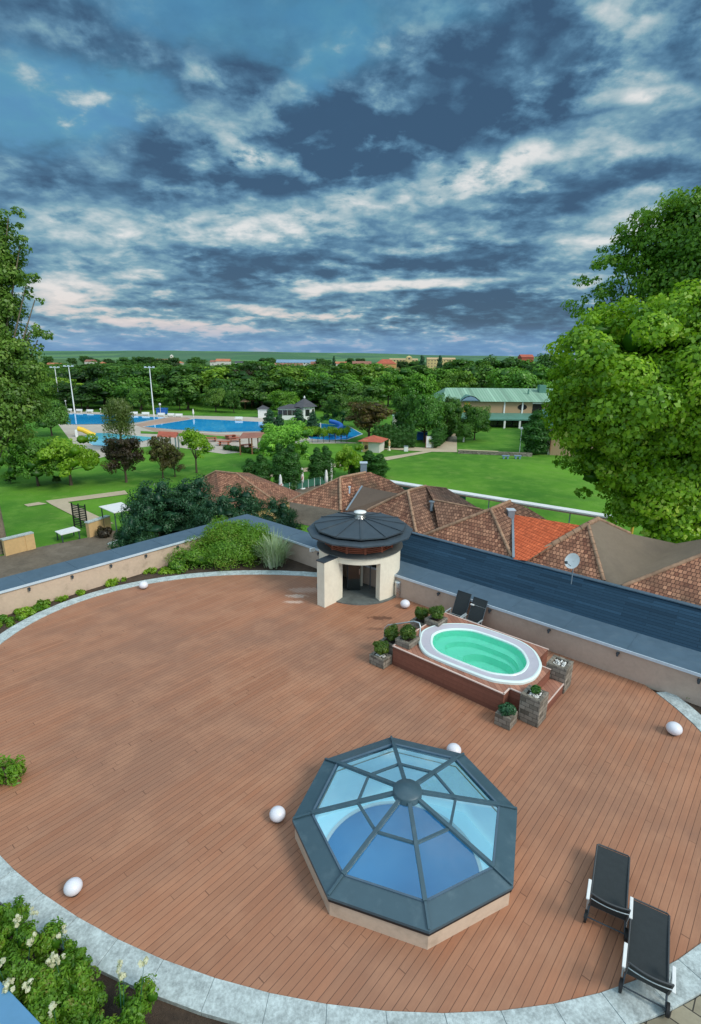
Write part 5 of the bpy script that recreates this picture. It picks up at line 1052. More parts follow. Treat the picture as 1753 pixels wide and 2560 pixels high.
# ------------------------------------------------------------------ the town behind the wood
def town(name, px, pyt, pyw, wpx, Y, lb, cat, wm, rm, hr_=2.2, dp=10, wins=0, two=True, rz=0):
    a, c = AT(px - wpx / 2, pyw, Y), AT(px + wpx / 2, pyw, Y); top = AT(px, pyt, Y); w = c.x - a.x; hw = a.z - GZ
    return hiphouse(name, 0, 0, w, dp, hw, max(.6, top.z - a.z), lb, cat, wm, rm, rz, wins, 'greyroof', over=.4, two=two, at=Vector(((a.x + c.x) / 2, Y, 0)))
T_ = [('house', 251, 904, 912, 26, 520, 'white gabled house with bright red roof left of the hill', 'whitehouse', 'orangeroof', 1, False), ('house', 221, 899, 904, 20, 560, 'white house row left of the red gabled house', 'whitehouse', 'brownroof', 3, True),
      ('house', 131, 907, 913, 34, 480, 'cream house seen beside the poplar at the left', 'orangehouse', 'orangeroof', 2, True), ('house', 358, 900, 906, 16, 560, 'small white house with grey roof left of centre', 'whitehouse', 'greyroof', 1, False),
      ('house', 400, 897, 905, 30, 560, 'brown roofed house left of the church tower', 'brownroof', 'brownroof', 2, True), ('house', 438, 900, 907, 26, 500, 'orange roofed house under the church tower', 'whitehouse', 'orangeroof', 1, False),
      ('house', 302, 909, 914, 18, 480, 'low pale house half sunk in the trees', 'whitehouse', 'whitehouse', 0, True), ('house', 556, 897, 903, 34, 620, 'long house with red roof before the hill', 'whitehouse', 'orangeroof', 3, True), ('house', 532, 900, 905, 14, 620, 'tiny white house left of the long red roof', 'whitehouse', 'brownroof', 1, True), ('house', 596, 903, 907, 18, 600, 'small pale house between two wood crowns', 'whitehouse', 'greyroof', 1, True),
      ('apartment_block', 741, 899, 906, 100, 520, 'long white apartment block with blue sheet roof above the wood', 'whitehouse', 'bluesheet', 12, True), ('apartment_block', 720, 908, 913, 70, 490, 'lower brown roofed block in front of the long apartment block', 'whitehouse', 'brownroof', 9, True), ('apartment_block', 790, 904, 909, 26, 500, 'orange end block right of the long apartment block', 'orangehouse', 'brownroof', 3, True),
      ('house', 851, 904, 909, 30, 520, 'white low block with red roof edge right of the apartments', 'whitehouse', 'orangeroof', 4, True), ('house', 905, 903, 909, 46, 520, 'reddish roofed row of houses in the middle distance', 'brownroof', 'brownroof', 4, True), ('house', 966, 898, 909, 50, 470, 'big red hipped roof left of the yellow gabled block', 'orangehouse', 'redroof', 0, False),
      ('apartment_block', 1010, 896, 899, 70, 560, 'yellow apartment block right behind the big red roof', 'yellowhouse', 'sandwall', 9, True), ('apartment_block', 1104, 894, 898, 70, 620, 'pale yellow apartment block farthest right on the skyline', 'yellowhouse', 'sandwall', 9, True),
      ('house', 1320, 886, 893, 30, 420, 'red tiled roof between the round crowns right of centre', 'redroof', 'redroof', 0, True), ('house', 1436, 893, 896, 12, 600, 'tiny white house left of the big tree', 'whitehouse', 'orangeroof', 0, True)]
for (nm, px, pt, pw, wp, Y, lb, wm, rm, wn_, two) in T_: town(nm, px, pt, pw, wp, Y, lb, 'house' if nm == 'house' else 'apartment block', wm, rm, wins=wn_, two=two)
def towr(px, pyt, wpx, Y, lb, mat, name='tower', cap='brownroof', head=1.0):
    p = AT(px, pyt, Y); w = wpx / F * Y / 2 * 1.04; r = empty(name, (p.x, Y, GZ), 0, lb, 'tower'); h = p.z - GZ; MB().box((-w, -w, 0), (w, w, h * .9)).build('wall', mat, r); MB().lathe([(w * 1.5, h * .9), (0, h)], n=4, a0=PI / 4, smooth=False).build('roof', cap, r)
    MB().box((-w * .35, -w - .05, h * .78), (w * .35, -w + .02, h * .87)).build('window', 'greyroof', r)
towr(429, 886, 6, 700, 'pale church tower on the slope of the hill', 'cream', 'church_tower', 'whitehouse'); towr(1023, 889, 13, 540, 'yellow gabled tower with bell opening on the apartment block', 'yellowhouse', 'bell_gable', 'yellowhouse'); towr(918, 906, 8, 330, 'small yellow brick turret rising out of the wood', 'yellowhouse', 'turret', 'brownroof')

# ------------------------------------------------------------------ trees
def prototree(name, mat, lobes, cnt, sz, seed, trunk_h=.3, tr=.022, core=.78, parts=True, **k):
    'a tree of unit height'
    r = empty(name, (0, 0, -5000), 0, '', 'tree')
    c_ = leafmesh('crown', mat, lobes, cnt, sz, seed, r, core=core, **k)
    b = MB(); b.tube([(0, 0, -.01), (.004, 0, trunk_h * .5), (0, .004, trunk_h), (0, 0, .62)], [tr * 1.35, tr, tr * .85, tr * .3], 8)
    for l in lobes[:7]: x, y, z = l[0]; b.tube([(0, 0, trunk_h * .9), (x * .5, y * .5, (trunk_h + z) * .5), (x * .9, y * .9, z)], tr * .5, 6, r2=tr * .15)
    b.build('trunk', 'trunk', r); return r
def rl(seed, kind):
    q = random.Random(seed); L_ = []
    if kind == 'round':
        L_.append(((0, 0, .58), (.26, .26, .30)))
        for i in range(11): a = i * 2.4 + q.uniform(-.3, .3); z = q.uniform(.32, .86); rr = .30 * math.sqrt(max(.1, 1 - ((z - .56) / .42) ** 2)); L_.append(((rr * cos(a), rr * sin(a), z), (q.uniform(.12, .19), q.uniform(.12, .19), q.uniform(.10, .15))))
    if kind == 'broad':
        L_.append(((0, 0, .55), (.36, .36, .26)))
        for i in range(14): a = i * 2.4 + q.uniform(-.3, .3); z = q.uniform(.3, .85); rr = .42 * math.sqrt(max(.1, 1 - ((z - .52) / .44) ** 2)); L_.append(((rr * cos(a), rr * sin(a), z), (q.uniform(.13, .22), q.uniform(.13, .22), q.uniform(.10, .16))))
    if kind == 'tall':
        L_.append(((0, 0, .56), (.2, .2, .38)))
        for i in range(12): a = i * 2.4; z = q.uniform(.2, .92); rr = .19 * math.sqrt(max(.1, 1 - ((z - .55) / .46) ** 2)); L_.append(((rr * cos(a), rr * sin(a), z), (q.uniform(.09, .13), q.uniform(.09, .13), q.uniform(.09, .14))))
    if kind == 'cone':
        for i in range(16): z = .1 + .86 * i / 16; rr = .20 * (1 - (z - .08)) ** .9; a = i * 2.4; L_.append(((rr * .55 * cos(a), rr * .55 * sin(a), z), (rr * .9 + .03, rr * .9 + .03, .075)))
    if kind == 'column':
        for i in range(9): z = .10 + .80 * i / 8; rr = .16 * (1.12 - abs(z - .42) ** 1.4 * 1.9); a = i * 2.4; L_.append(((.03 * cos(a), .03 * sin(a), z), (max(.05, rr), max(.05, rr), .10)))
    if kind == 'spread':
        for i in range(24): z = .08 + .84 * (i / 24) ** .8; rr = .42 * (1 - z) ** .7; a = i * 2.4; L_.append(((rr * .8 * cos(a), rr * .8 * sin(a), z), (rr * .6 + .06, rr * .6 + .06, .05 + .03 * (i % 3))))
    if kind == 'willow':
        for i in range(12): a = i * 2.4; rr = q.uniform(.1, .30); z = .86 - rr * .9 + q.uniform(-.04, .04); L_.append(((rr * cos(a), rr * sin(a), z), (.12, .12, .12)))
    return L_
PT = {}
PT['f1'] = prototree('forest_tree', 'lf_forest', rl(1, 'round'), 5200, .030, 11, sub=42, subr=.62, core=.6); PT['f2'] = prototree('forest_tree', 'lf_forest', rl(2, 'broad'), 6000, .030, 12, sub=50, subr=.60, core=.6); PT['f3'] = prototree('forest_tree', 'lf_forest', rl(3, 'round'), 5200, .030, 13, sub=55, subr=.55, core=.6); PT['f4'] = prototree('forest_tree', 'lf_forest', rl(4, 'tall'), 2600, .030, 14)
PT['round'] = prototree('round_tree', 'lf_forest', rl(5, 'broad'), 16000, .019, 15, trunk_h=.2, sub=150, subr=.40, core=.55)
PT['young'] = prototree('young_tree', 'lf_bright', rl(6, 'round'), 4500, .022, 16, core=.35, sub=50, subr=.5)
PT['lime'] = prototree('bright_tree', 'lf_lime', rl(7, 'broad'), 9000, .022, 17, core=.5, sub=70, subr=.45)
PT['copper'] = prototree('copper_tree', 'lf_purple', rl(8, 'round'), 12000, .018, 18, trunk_h=.25, core=.5, sub=110, subr=.42)
PT['cone'] = prototree('spruce_tree', 'lf_conifer', rl(9, 'cone'), 8000, .018, 19, trunk_h=.1, core=.5); PT['thuja'] = prototree('thuja_tree', 'lf_thuja', rl(10, 'column'), 9000, .014, 20, trunk_h=.08, tr=.012, core=.85)
PT['spread'] = prototree('yew_tree', 'lf_conifer', rl(11, 'spread'), 45000, .0125, 21, trunk_h=.1, up=.1, sub=260, subr=.42, core=.45, aspect=.35, hollow=.3); PT['willow'] = prototree('willow_tree', 'lf_willow', rl(12, 'willow'), 9000, .020, 22, core=.5, droop=3.4, aspect=.3, up=0)
index_kids(); first = {}; KH = {'f1': .40, 'f2': .56, 'f3': .40, 'f4': .27, 'round': .56, 'young': .40, 'lime': .56, 'copper': .40, 'cone': .22, 'thuja': .125, 'spread': .42, 'willow': .42}
def tree(kind, px, pyb, pyt, wpx, label, group=None, color=(1, 1, 1, 1), Y=None, rz=None, name=None):
    p = park(px, pyb) if Y is None else AT(px, pyb, Y); p.z = GZ
    dpt = (p - Vector((0, 0, H))).dot(FW); h = AT(px, pyt, p.y).z - GZ; w = wpx / F * dpt / 2
    s = (w / KH[kind], w / KH[kind], h); rz = random.uniform(0, 6.28) if rz is None else rz; r = PT[kind]
    if kind in first: r = dup(r, p, rz, label, s, color)
    else:
        first[kind] = 1; r.location = p; r.rotation_euler = (0, 0, rz); r.scale = s; r['label'] = label; r.color = color
        for c in KIDS[r.name]: c.color = color
    if name: r.name = name
    r['category'] = 'tree'
    if 'group' in r: del r['group']
    if group: r['group'] = group
    return r
rs = random.Random(99); cols = [(.70, .9, .85, 1), (1, 1.05, 1, 1), (1.5, 1.35, .8, 1), (.55, .72, .6, 1), (1.25, 1.4, .9, 1), (.85, 1.1, .7, 1), (2.3, 1.9, .9, 1), (.32, .44, .42, 1)]
cn = ['dark blue-green', 'mid green', 'olive yellow', 'very dark green', 'fresh green', 'deep green', 'pale olive flowering', 'blackish green']
nf = 0
def prof(px): # height of the wood's skyline in the distance
    return 0
for Y, dx, hh in ((150, 8.5, 8.5), (162, 9.0, 10.5), (178, 10.0, 12.0), (200, 12, 13), (230, 15, 14), (275, 20, 14), (340, 28, 14), (420, 40, 14)):
    x = -Y * .72
    while x < Y * .60:
        x += dx * rs.uniform(.8, 1.45); yy = Y + rs.uniform(-6, 6) * Y / 170
        if Y < 165 and (x > 9 or x < -95): continue
        if Y < 150 and rs.random() < .45: continue
        if Y < 180 and x > 16: continue
        px_ = 876 + x / Y * F / cos(PITCH) ; T = (914 if px_ < 420 else 909 if px_ < 640 else 913 if px_ < 1130 else 893) + rs.uniform(-8, 12)
        h = min(hh * rs.uniform(.85, 1.15), AT(876, T, yy).z - GZ)
        ci = rs.choice([0, 1, 1, 2, 3, 3, 4, 5, 5, 6, 7]); kd = rs.choice(['f1', 'f2', 'f2', 'f3', 'f3', 'f4']); sw = rs.uniform(.9, 1.25) * (1.15 if Y > 200 else 1)
        p = Vector((x, yy, GZ)); wd = max(h, 8.5) * sw * 1.45; s = (wd, wd, h); r = PT[kd]
        lb = cn[ci] + ' tree of the wood behind the pools'
        if kd not in first:
            first[kd] = 1; r.location = p; r.scale = s; r['label'] = lb
            for c in KIDS[r.name]: c.color = cols[ci]
            r.color = cols[ci]
        else: r = dup(r, p, rs.uniform(0, 6.28), lb, s, cols[ci])
        r['group'] = cn[ci] + ' trees of the wood'; r['category'] = 'tree'; nf += 1
for i in range(60): # taller scattered trees among the houses
    Y = rs.uniform(470, 720); x = rs.uniform(-.6, .55) * Y; r = dup(PT['f1'], Vector((x, Y, GZ)), rs.uniform(0, 6), 'small distant tree among the houses of the town', (14, 14, rs.uniform(9, 14)), cols[rs.choice([0, 3, 7])]); r['group'] = 'distant trees among the houses'; r['category'] = 'tree'
# named park trees: kind, centre, base, top, width
dk = (.55, .62, .5, 1); ol = (1.5, 1.4, 1.0, 1); md = (1.1, 1.15, .9, 1)
tree('copper', 616, 1028, 918, 62, 'dark copper coloured round crown in the wood behind the pool', Y=165)
for (px, pb, pt, w, kd, c, lb, Y) in (
    (540, 1030, 962, 66, 'round', (1.4, 1.3, 1.1, 1), 'grey green bushy tree at the wood edge beyond the main pool', None), (585, 1032, 968, 48, 'round', (.8, .95, .7, 1), 'darker tree next to the grey green one beyond the main pool', None), (450, 1026, 965, 66, 'round', (.9, 1.05, .8, 1), 'round tree behind the blue hut', None),
    (352, 1032, 962, 62, 'round', (1.2, 1.3, .9, 1), 'light green tree directly behind the willow', None), (205, 1024, 962, 64, 'round', (.9, 1.1, .8, 1), 'round tree behind the second floodlight pole', None), (120, 1026, 945, 80, 'round', (1.4, 1.4, 1.0, 1), 'pale olive tree beside the poplar near the first floodlight pole', None),
    (130, 1090, 985, 96, 'round', (1.2, 1.3, 1.2, 1), 'grey green loose tree in front of the left pool', None), (712, 1036, 970, 84, 'round', (1.5, 1.6, .8, 1), 'light green dome shaped tree left of the round pavilion', None),
    (856, 1070, 976, 120, 'round', (.95, 1.0, .8, 1), 'broad green tree behind the brown one near the wave pool', None), (922, 1106, 1000, 118, 'copper', (2.2, 2.4, 1.2, 1), 'dark brownish broad tree above the thuja hedge', None), (1060, 1106, 966, 110, 'round', (.9, 1.2, .9, 1), 'tall bushy green tree left of the steep path', None),
    (1020, 1094, 972, 100, 'round', (.85, 1.1, .8, 1), 'broad green tree left of the tall bushy one', None), (1112, 1102, 990, 84, 'round', (.8, 1.0, .8, 1), 'green tree overhanging the steep path', None), (1128, 1082, 982, 50, 'round', (.6, .7, .5, 1), 'dark tree just left of the hall dormer', None),
    (1186, 1100, 1003, 82, 'round', (.7, .95, .6, 1), 'dark green tree in front of the hall facade', None), (1160, 1105, 1052, 50, 'round', (.7, .95, .6, 1), 'small dark tree beside the white bollard', None),
    (1200, 1030, 905, 130, 'f2', (1.0, 1.1, .9, 1), 'broad pale green crown behind the hall roof', 175), (1290, 1030, 912, 150, 'f2', (1.3, 1.5, 1.0, 1), 'large light green crown behind the hall roof to the right', 160), (1376, 1030, 876, 90, 'f1', (.7, .85, .8, 1), 'high dark round crown on the skyline right of the hall', 190), (1250, 1030, 888, 110, 'f2', (.6, .75, .7, 1), 'dark broad crown on the skyline above the hall', 230), (1140, 1020, 925, 90, 'f3', (1.5, 1.4, .9, 1), 'yellowish crown left behind the hall ridge', 165), (1050, 1020, 928, 80, 'f1', (1.5, 1.7, .9, 1), 'bright green crown above the steep path', 160), (970, 1020, 930, 100, 'f2', (1.3, 1.5, .8, 1), 'fresh green broad crown above the brown tree', 165), (780, 1010, 925, 110, 'f2', (1.4, 1.7, .8, 1), 'fresh green broad crown left above the pavilion', 165),
    (1095, 1000, 886, 24, 'cone', (1, 1, 1, 1), 'pointed conifer on the skyline left of the pale yellow block', 330), (1052, 1000, 886, 26, 'cone', (1, 1, 1, 1), 'pointed conifer on the skyline right of the bell gable', 300), (835, 1000, 888, 14, 'cone', (1, 1, 1, 1), 'slim conifer on the skyline above the town', 420)):
    tree(kd, px, pb, pt, w, lb, color=c, Y=Y)
tree('willow', 306, 1128, 972, 96, 'drooping yellow green willow beside the children pool', rz=.4)
tree('copper', 316, 1206, 1085, 96, 'dark copper leaved round tree on the lawn in front of the willow', rz=1)
tree('lime', 178, 1213, 1072, 168, 'bright yellow green spreading tree on the lawn at the left'); tree('round', 96, 1215, 1078, 150, 'darker bushy tree left of the bright yellow green one', color=(1.1, 1.3, .7, 1)); tree('round', 30, 1190, 1040, 130, 'grey green tree under the poplar at the left edge', color=(1.6, 1.7, 1.1, 1))
tree('young', 492, 1182, 1058, 76, 'young bright green tree with thin trunk on the lawn'); tree('copper', 408, 1196, 1086, 62, 'loose brownish green tree between copper tree and young tree', color=(2.2, 3.0, 1.6, 1)); tree('copper', 438, 1192, 1118, 50, 'lower dark bushy tree beside the young tree', color=(1.8, 2.6, 1.4, 1))
tree('round', 27, 1208, 1180, 30, 'small round dark bush on the left lawn near the edge', color=dk); tree('round', 143, 1208, 1188, 24, 'small round dark bush under the bright tree', color=dk)
tree('round', 716, 1170, 1044, 142, 'round flowering chestnut tree with creamy tips in the middle of the park', color=(2.4, 2.6, 1.7, 1))
CH = [o for o in COL.objects if o.get('label', '').startswith('round flowering chestnut')][0]
dp_ = CH.location; 
for (px, pb, pt, w, lb) in ((628, 1222, 1146, 34, 'thuja column leftmost of the pair near the tiled house'), (657, 1224, 1134, 34, 'thuja column right one of the pair near the tiled house'), (705, 1224, 1108, 36, 'tall thuja column left half of the dense pair before the chestnut'), (729, 1224, 1106, 38, 'tall thuja column right half of the dense pair before the chestnut'), (793, 1210, 1118, 32, 'thuja column left one behind the tallest parasol'), (815, 1208, 1114, 32, 'thuja column right one behind the tallest parasol'),
                          (892, 1192, 1134, 34, 'low thuja bush left of the chimney'), (920, 1192, 1126, 36, 'thuja bush right of the chimney'), (945, 1196, 1134, 36, 'rightmost thuja bush at the corner of the lawn'), (1337, 1134, 1024, 52, 'tall dark thuja like tree between the hall and its wing')): tree('thuja', px, pb, pt, w, lb)
for i in range(9): tree('thuja', 940 + i * 11.2, 1121 - i * .2, 1060 + rs.uniform(-3, 3), 17, 'thuja of the dense tall hedge right of the kiosk', 'thujas of the tall hedge by the kiosk')
for i in range(10): tree('thuja', 1086 + i * 5.2, 1120 - i * 4.6, 1072 - i * 3.2, 22, 'thuja of the clipped row along the steep path', 'thujas along the steep path')
for i in range(8): tree('young', 766 + i * 14.5, 1106 + (i % 2), 1062 + rs.uniform(-3, 3), 22, 'slim dark young tree in the row before the wave pool', 'slim trees before the wave pool', color=dk)
for (px, pt, w, lb) in ((676, 1022, 46, 'grey green spruce left of the round pavilion'), (748, 1020, 44, 'dark spruce in front of the round pavilion'), (782, 1026, 40, 'dark spruce right of the round pavilion'), (700, 1034, 36, 'small spruce between pavilion and pool')): tree('cone', px, 1092, pt, w, lb)
tree('lime', 872, 1196, 1098, 80, 'light yellow green tree left of the kiosk')
# yews beyond the left parapet
for (px, pt, w, Y, lb) in ((395, 1186, 200, 33, 'broad dark yew beyond the left parapet, leftmost one'), (485, 1180, 200, 34.5, 'tall dark yew beyond the parapet in the middle of the group'), (600, 1206, 190, 34, 'dark yew beside the tiled house roof'), (695, 1236, 140, 33, 'lower olive yew right above the parapet corner'), (545, 1222, 170, 31.8, 'dark yew directly above the parapet corner')):
    tree('spread', px, 1300, pt, w, lb, Y=Y)
tree('spread', 330, 1300, 1275, 150, 'lighter grey green loose yew over the parapet near the gravel yard', Y=27.5, color=(1, 1, 1, 1)); 
# the big trees at both sides
def bigtree(name, lb, p, lobes, mat, cnt, sz, seed, trunk, **k):
    r = empty(name, p, 0, lb, 'tree'); leafmesh('crown', mat, lobes, cnt, sz, seed, r, **k)
    b = MB(); h = trunk[0]; b.tube([(0, 0, -.1), (.1, 0, h * .5), (0, .1, h), (.1, 0, h * 1.7)], [trunk[1] * 1.3, trunk[1], trunk[1] * .8, trunk[1] * .3], 12)
    for l in lobes: x, y, z = l[0]; b.tube([(0, 0, h * .9), (x * .4, y * .4, h + (z - h) * .45), (x * .95, y * .95, z)], trunk[1] * .35, 6, r2=.03)
    b.build('trunk', 'trunk_l', r); return r
def lobesfrom(spec, p):
    out = []
    for (px, py, Y, rx, rz_) in spec: c = AT(px, py, Y) - p; out.append((tuple(c), (rx, rx, rz_)))
    return out
pb = Vector((20.0, 30.5, GZ))
spec = [(1560, 1010, 25.5, 2.9, 2.4), (1470, 900, 25, 1.7, 1.5), (1600, 850, 26, 2.3, 1.9), (1500, 830, 26.5, 1.3, 1.1), (1720, 900, 25, 2.5, 2.3), (1470, 1060, 26, 1.8, 1.8), (1440, 980, 26.5, 1.35, 1.4), (1530, 1150, 27, 2.1, 1.7), (1640, 1130, 26.5, 2.8, 2.4), (1750, 1080, 26, 3.2, 2.8), (1670, 1240, 26.5, 2.4, 1.5), (1780, 1240, 26, 2.6, 2.2), (1570, 1215, 28, 1.6, .9), (1800, 980, 25, 3.2, 2.8), (1455, 1130, 29, 1.3, 1.2), (1640, 780, 27.5, 1.5, 1.0), (1760, 800, 26, 2.2, 1.8), (1690, 1010, 25.5, 2.5, 2.3), (1480, 1190, 28, 1.4, 1.0), (1600, 1280, 27.5, 1.6, .9), (1700, 1310, 26.5, 2.0, .9), (1540, 1060, 26, 2.2, 2.0), (1420, 1060, 28.5, 1.0, 1.0), (1790, 1320, 26, 2.2, 1.0), (1478, 960, 31, 2.1, 2.2), (1490, 890, 33, 2.2, 1.8), (1475, 1050, 31, 2.0, 2.0), (1480, 1010, 28, 1.9, 1.9), (1520, 830, 31, 1.6, 1.2), (1640, 1290, 26, 2.0, 1.3), (1730, 1285, 25.5, 2.3, 1.5), (1580, 1265, 27, 1.6, 1.0), (1680, 1200, 25.5, 2.4, 1.6)]
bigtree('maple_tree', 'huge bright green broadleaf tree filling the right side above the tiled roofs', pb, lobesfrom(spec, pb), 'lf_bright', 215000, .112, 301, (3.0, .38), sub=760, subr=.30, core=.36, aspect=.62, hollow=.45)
pb2 = Vector((24.0, 37.0, GZ))
spec = [(1650, 620, 36, 2.0, 1.7), (1725, 580, 35, 2.2, 2.0), (1745, 700, 35, 2.8, 2.6), (1640, 730, 36, 1.8, 1.4), (1575, 690, 36.5, 1.3, .9), (1600, 590, 36.5, 1.1, .8), (1510, 745, 37, 1.2, .7), (1545, 665, 36.5, 1.0, .6), (1462, 765, 37, 1.0, .8), (1478, 810, 37, .8, .7), (1475, 715, 37, 1.0, .6), (1520, 670, 37, 1.3, .9), (1560, 610, 37, 1.2, .9), (1585, 560, 36.5, 1.1, .8), (1640, 535, 36, 1.3, .9), (1700, 515, 36, 1.0, .6), (1760, 530, 35, 1.8, 1.4), (1810, 620, 34, 2.8, 2.8), (1540, 770, 37, 1.2, .7), (1590, 545, 36.5, .6, .4), (1680, 490, 36, .6, .35), (1620, 650, 36, 1.2, 1.0), (1700, 650, 35.5, 1.6, 1.4)]
bigtree('plane_tree', 'taller darker tree with loose leafy branches behind the huge bright one', pb2, lobesfrom(spec, pb2), 'lf_dark', 56000, .115, 302, (6.5, .4), sub=300, subr=.36, core=None, aspect=.65, hollow=.35)
pb3 = AT(-70, 1000, 38); pb3.z = GZ
spec = [(10, 590, 38, .95, 1.6), (30, 545, 38, .7, .7), (-20, 640, 38, 1.5, 2.2), (0, 720, 38, 1.2, 1.8), (-40, 800, 38, 2, 2.5), (15, 800, 38, .8, 1.0), (60, 615, 38, .55, .7), (75, 715, 37.5, .75, 1.1), (98, 750, 37.5, .4, .5), (105, 850, 37, .6, 1.0), (85, 830, 37, .45, .7), (40, 900, 37, 1.5, 1.4), (-30, 920, 37, 2.2, 2.0), (75, 935, 37, 1.0, 1.1), (30, 1010, 36.5, 1.7, 1.5), (75, 1030, 36.5, .8, .9), (10, 1090, 36.5, 1.5, 1.2), (-30, 1060, 36, 2.0, 1.9)]
bigtree('poplar_tree', 'tall leafy poplar rising at the left edge above the horizon', pb3, lobesfrom(spec, pb3), 'lf_poplar', 70000, .105, 303, (6, .45), sub=330, subr=.36, core=None, aspect=.65, hollow=.45)

# ------------------------------------------------------------------ sky, light
w = bpy.data.worlds.new('World'); SC.world = w; w.use_nodes = True; nt = w.node_tree; nt.nodes.clear(); nb = NB(nt)
SUN_AZ, SUN_EL = math.atan2(.83, -.56), rad(40)     # azimuth measured from +Y towards +X
sky = nb.n('ShaderNodeTexSky', sky_type='NISHITA'); sky.sun_disc = False; sky.sun_elevation = SUN_EL; sky.sun_rotation = SUN_AZ; sky.air_density = 1.2; sky.dust_density = .6; sky.ozone_density = 2.5
D = nb.vm('NORMALIZE', nb.n('ShaderNodeTexCoord').outputs['Generated']); dx_, dy_, dz_ = nb.xyz(D)
zc_ = nb.m('MAXIMUM', dz_, 0.0); q = nb.m('ADD', zc_, .22)
pl = nb.cxyz(nb.m('DIVIDE', dx_, q), nb.m('DIVIDE', dy_, q), 0)
n1 = nb.noise(pl, 2.3, 9, .55, .15); n2 = nb.noise(nb.vm('ADD', pl, (7.3, 2.1, 0)), 6.0, 8, .58, .1); n3 = nb.noise(nb.vm('ADD', pl, (1.3, 9.1, 0)), 13.0, 6, .55); vo = nb.n('ShaderNodeTexVoronoi', feature='SMOOTH_F1'); vo.inputs['Scale'].default_value = 7.5; vo.inputs['Smoothness'].default_value = .7; nb.L(nb.vm('ADD', pl, nb.vm('SCALE', nb.n('ShaderNodeTexNoise').outputs['Color'], .0)), vo.inputs['Vector']); puff = vo.outputs['Distance']
iy = nb.m('DIVIDE', 1.0, nb.m('MAXIMUM', dy_, .05)); u_ = nb.m('MULTIPLY', dx_, iy); t_ = nb.m('MULTIPLY', dz_, iy)
wob = nb.m('SUBTRACT', n2, .5)
def blob(px, py, rx, ry, wb=1.1, rot=0):
    r = ray(px, py); uc, tc = r.x / r.y, r.z / r.y; sx = F / rx; sy = F / ry
    a, c = nb.m('SUBTRACT', u_, uc), nb.m('SUBTRACT', t_, tc)
    if rot:
        cr, sr = cos(rad(rot)), sin(rad(rot)); a, c = nb.m('ADD', nb.m('MULTIPLY', a, cr), nb.m('MULTIPLY', c, sr)), nb.m('SUBTRACT', nb.m('MULTIPLY', c, cr), nb.m('MULTIPLY', a, sr))
    a = nb.m('MULTIPLY', a, sx); c = nb.m('MULTIPLY', c, sy)
    d = nb.m('SQRT', nb.m('ADD', nb.m('MULTIPLY', a, a), nb.m('MULTIPLY', c, c))); d = nb.m('ADD', d, nb.m('MULTIPLY', wob, wb * 2.2))
    return nb.m('SUBTRACT', 1.0, nb.ramp(d, .35, 1.25))
def total(L_):
    s = None
    for (amp, *a) in L_: v = nb.m('MULTIPLY', blob(*a), amp); s = v if s is None else nb.m('ADD', s, v)
    return s
front = nb.ramp(dy_, .1, .3)
dark = total([(.34, 1150, 215, 430, 140, 1.5, 18), (.2, 980, 380, 420, 70, 1.2, 14), (.15, 500, 90, 500, 90, 1.0, 0), (.30, 830, 350, 200, 80, 1.4, 0), (.26, 230, 400, 330, 90, 1.2, -8), (.42, 650, 655, 250, 38, .8, -4), (.40, 1170, 645, 180, 36, .9, 4), (.24, 330, 190, 160, 70, 1.4, -30), (.30, 640, 180, 110, 50, 1.3, 10), (.22, 1640, 170, 160, 70, 1.2, 0), (.25, 1450, 470, 240, 45, 1.2, 12), (.3, 1350, 790, 420, 50, .8, 0), (.25, 1150, 745, 200, 24, .8, 0), (.25, 480, 700, 200, 18, .8, 0), (.2, 300, 760, 250, 10, .6, 0)])
lite = total([(.22, 270, 575, 230, 70, 1.4, -4), (.20, 620, 560, 230, 52, 1.6, 0), (.17, 1000, 500, 340, 60, 2.6, 14), (.40, 1000, 712, 260, 13, .6, 3), (.36, 175, 735, 110, 50, .8, 0), (.36, 430, 812, 260, 15, .6, -3), (.24, 1560, 570, 190, 45, 1.4, 12), (.30, 640, 400, 70, 30, 1.6, 0), (.26, 700, 780, 200, 13, .7, -6), (.20, 1330, 400, 220, 50, 2.6, 14), (.26, 1640, 240, 120, 26, 1.4, 0), (.3, 360, 690, 100, 14, .8, 0)])
teal = total([(1.0, 90, 260, 260, 110, .6, 0), (.8, 650, 60, 340, 90, .8, -8), (.6, 390, 230, 130, 50, .9, -30), (.5, 1050, 30, 260, 40, .6, 0), (.55, 800, 175, 120, 40, 1, 30)])
dark = nb.m('MULTIPLY', dark, front); lite = nb.m('MULTIPLY', lite, front); teal = nb.m('MULTIPLY', teal, front)
lum = nb.m('ADD', nb.m('ADD', nb.m('MULTIPLY', nb.m('SUBTRACT', n1, .5), 1.5), nb.m('MULTIPLY', nb.m('SUBTRACT', n2, .5), 1.6)), nb.m('ADD', nb.m('MULTIPLY', nb.m('SUBTRACT', n3, .5), .8), nb.m('MULTIPLY', nb.m('SUBTRACT', puff, .45), .55))); n4 = nb.noise(nb.vm('ADD', pl, (4.4, 5.5, 0)), 4.2, 7, .55, .3); bil = nb.m('ABSOLUTE', nb.m('SUBTRACT', nb.m('MULTIPLY', n4, 2.0), 1.0)); lum = nb.m('SUBTRACT', lum, nb.m('MULTIPLY', nb.m('SUBTRACT', .22, bil), 1.1))
val = nb.m('SUBTRACT', nb.m('ADD', nb.m('ADD', .455, nb.m('MULTIPLY', lum, .60)), nb.m('MULTIPLY', lite, 1.25)), nb.m('MULTIPLY', dark, .88))
cr = nb.n('ShaderNodeValToRGB'); nb.L(val, cr.inputs[0]); els = cr.color_ramp.elements
stops = [(0.0, (.040, .095, .175)), (.18, (.062, .150, .255)), (.34, (.105, .235, .365)), (.50, (.20, .37, .465)), (.66, (.40, .53, .575)), (.90, (.78, .79, .78))]
while len(els) < len(stops): els.new(.5)
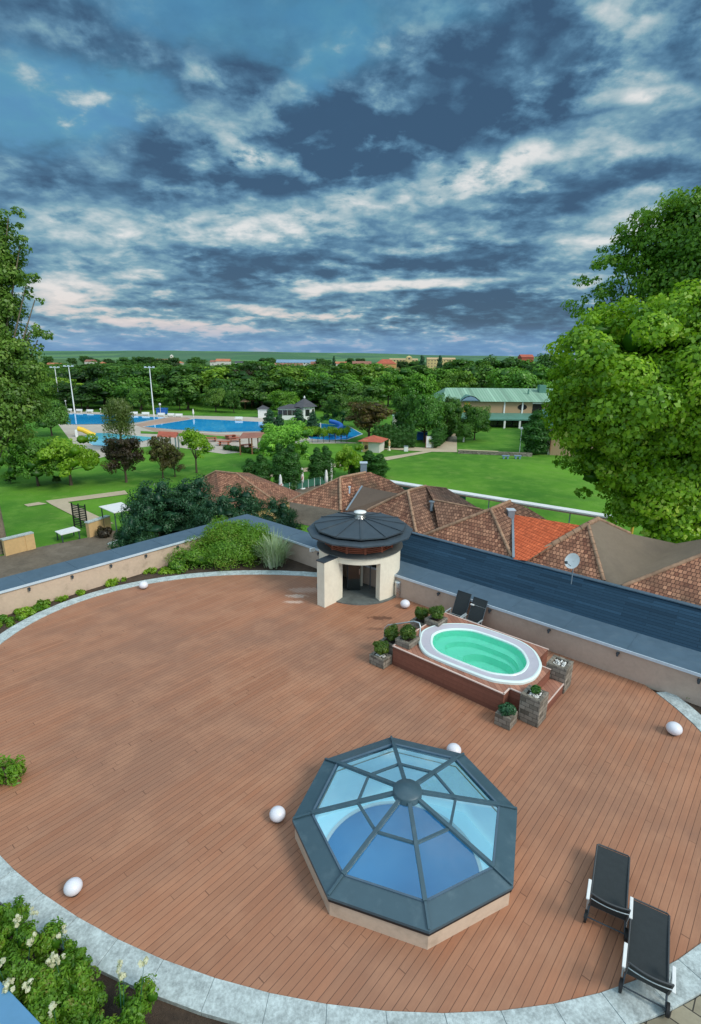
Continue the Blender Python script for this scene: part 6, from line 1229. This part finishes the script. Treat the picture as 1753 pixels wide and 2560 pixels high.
for el, (p_, c_) in zip(els, stops): el.position = p_; el.color = (*c_, 1)
ccol = cr.outputs[0]
blue = nb.mix(nb.ramp(dz_, .05, .6), (.15, .37, .62), (.065, .25, .43))
col = nb.mix(nb.m('MULTIPLY', nb.m('MULTIPLY', nb.ramp(nb.m('ADD', teal, nb.m('MULTIPLY', nb.m('SUBTRACT', n1, .5), 1.6)), .1, 1.0), nb.m('SUBTRACT', 1.0, nb.ramp(val, .45, .75))), .85), ccol, nb.mix(nb.ramp(n2, .3, .75), blue, (.10, .33, .47)))
low_ = nb.m('SUBTRACT', 1.0, nb.ramp(dz_, .0, .16)); warm = nb.m('MULTIPLY', low_, nb.ramp(val, .46, .74)); col = nb.mix(nb.m('MULTIPLY', warm, .85), col, (.82, .66, .62))
hz_ = nb.m('SUBTRACT', 1.0, nb.ramp(dz_, .012, .065)); col = nb.mix(nb.m('MULTIPLY', hz_, .78), col, nb.mix(nb.ramp(n1, .3, .7), (.125, .29, .56), (.20, .38, .62)))
# brighter overcast overhead and behind the camera, where the evening light comes from
ov = nb.m('MAXIMUM', nb.ramp(dz_, .52, .85), nb.m('MULTIPLY', nb.ramp(nb.m('MULTIPLY', dy_, -1), -.25, .5), .9)); boost = nb.m('ADD', 1.0, nb.m('MULTIPLY', ov, 1.6))
grey = nb.mix(nb.m('MULTIPLY', ov, .45), col, (.50, .52, .52))
mixc = nb.vm('SCALE', grey, nb.m('MULTIPLY', boost, 10.0)); skc = nb.mix(.93, sky.outputs[0], mixc)
bg = nb.n('ShaderNodeBackground'); nb.L(skc, bg.inputs[0]); bg.inputs[1].default_value = .1; wo_ = nb.n('ShaderNodeOutputWorld'); nb.L(bg.outputs[0], wo_.inputs[0])
ld_ = bpy.data.lights.new('sun', 'SUN'); ld_.energy = 2.4; ld_.angle = rad(20); ld_.color = (1, .93, .82); so = bpy.data.objects.new('sun', ld_); COL.objects.link(so)
sd = Vector((sin(SUN_AZ) * cos(SUN_EL), cos(SUN_AZ) * cos(SUN_EL), sin(SUN_EL))); so.rotation_euler = sd.to_track_quat('Z', 'Y').to_euler(); so.location = sd * 60
SC.view_settings.view_transform = 'Standard'; SC.view_settings.look = 'None'; SC.view_settings.exposure = 0
SC.cycles.max_bounces = 8; SC.cycles.transparent_max_bounces = 24; SC.cycles.use_denoising = True
print('forest trees', nf, 'objects', len(COL.objects))
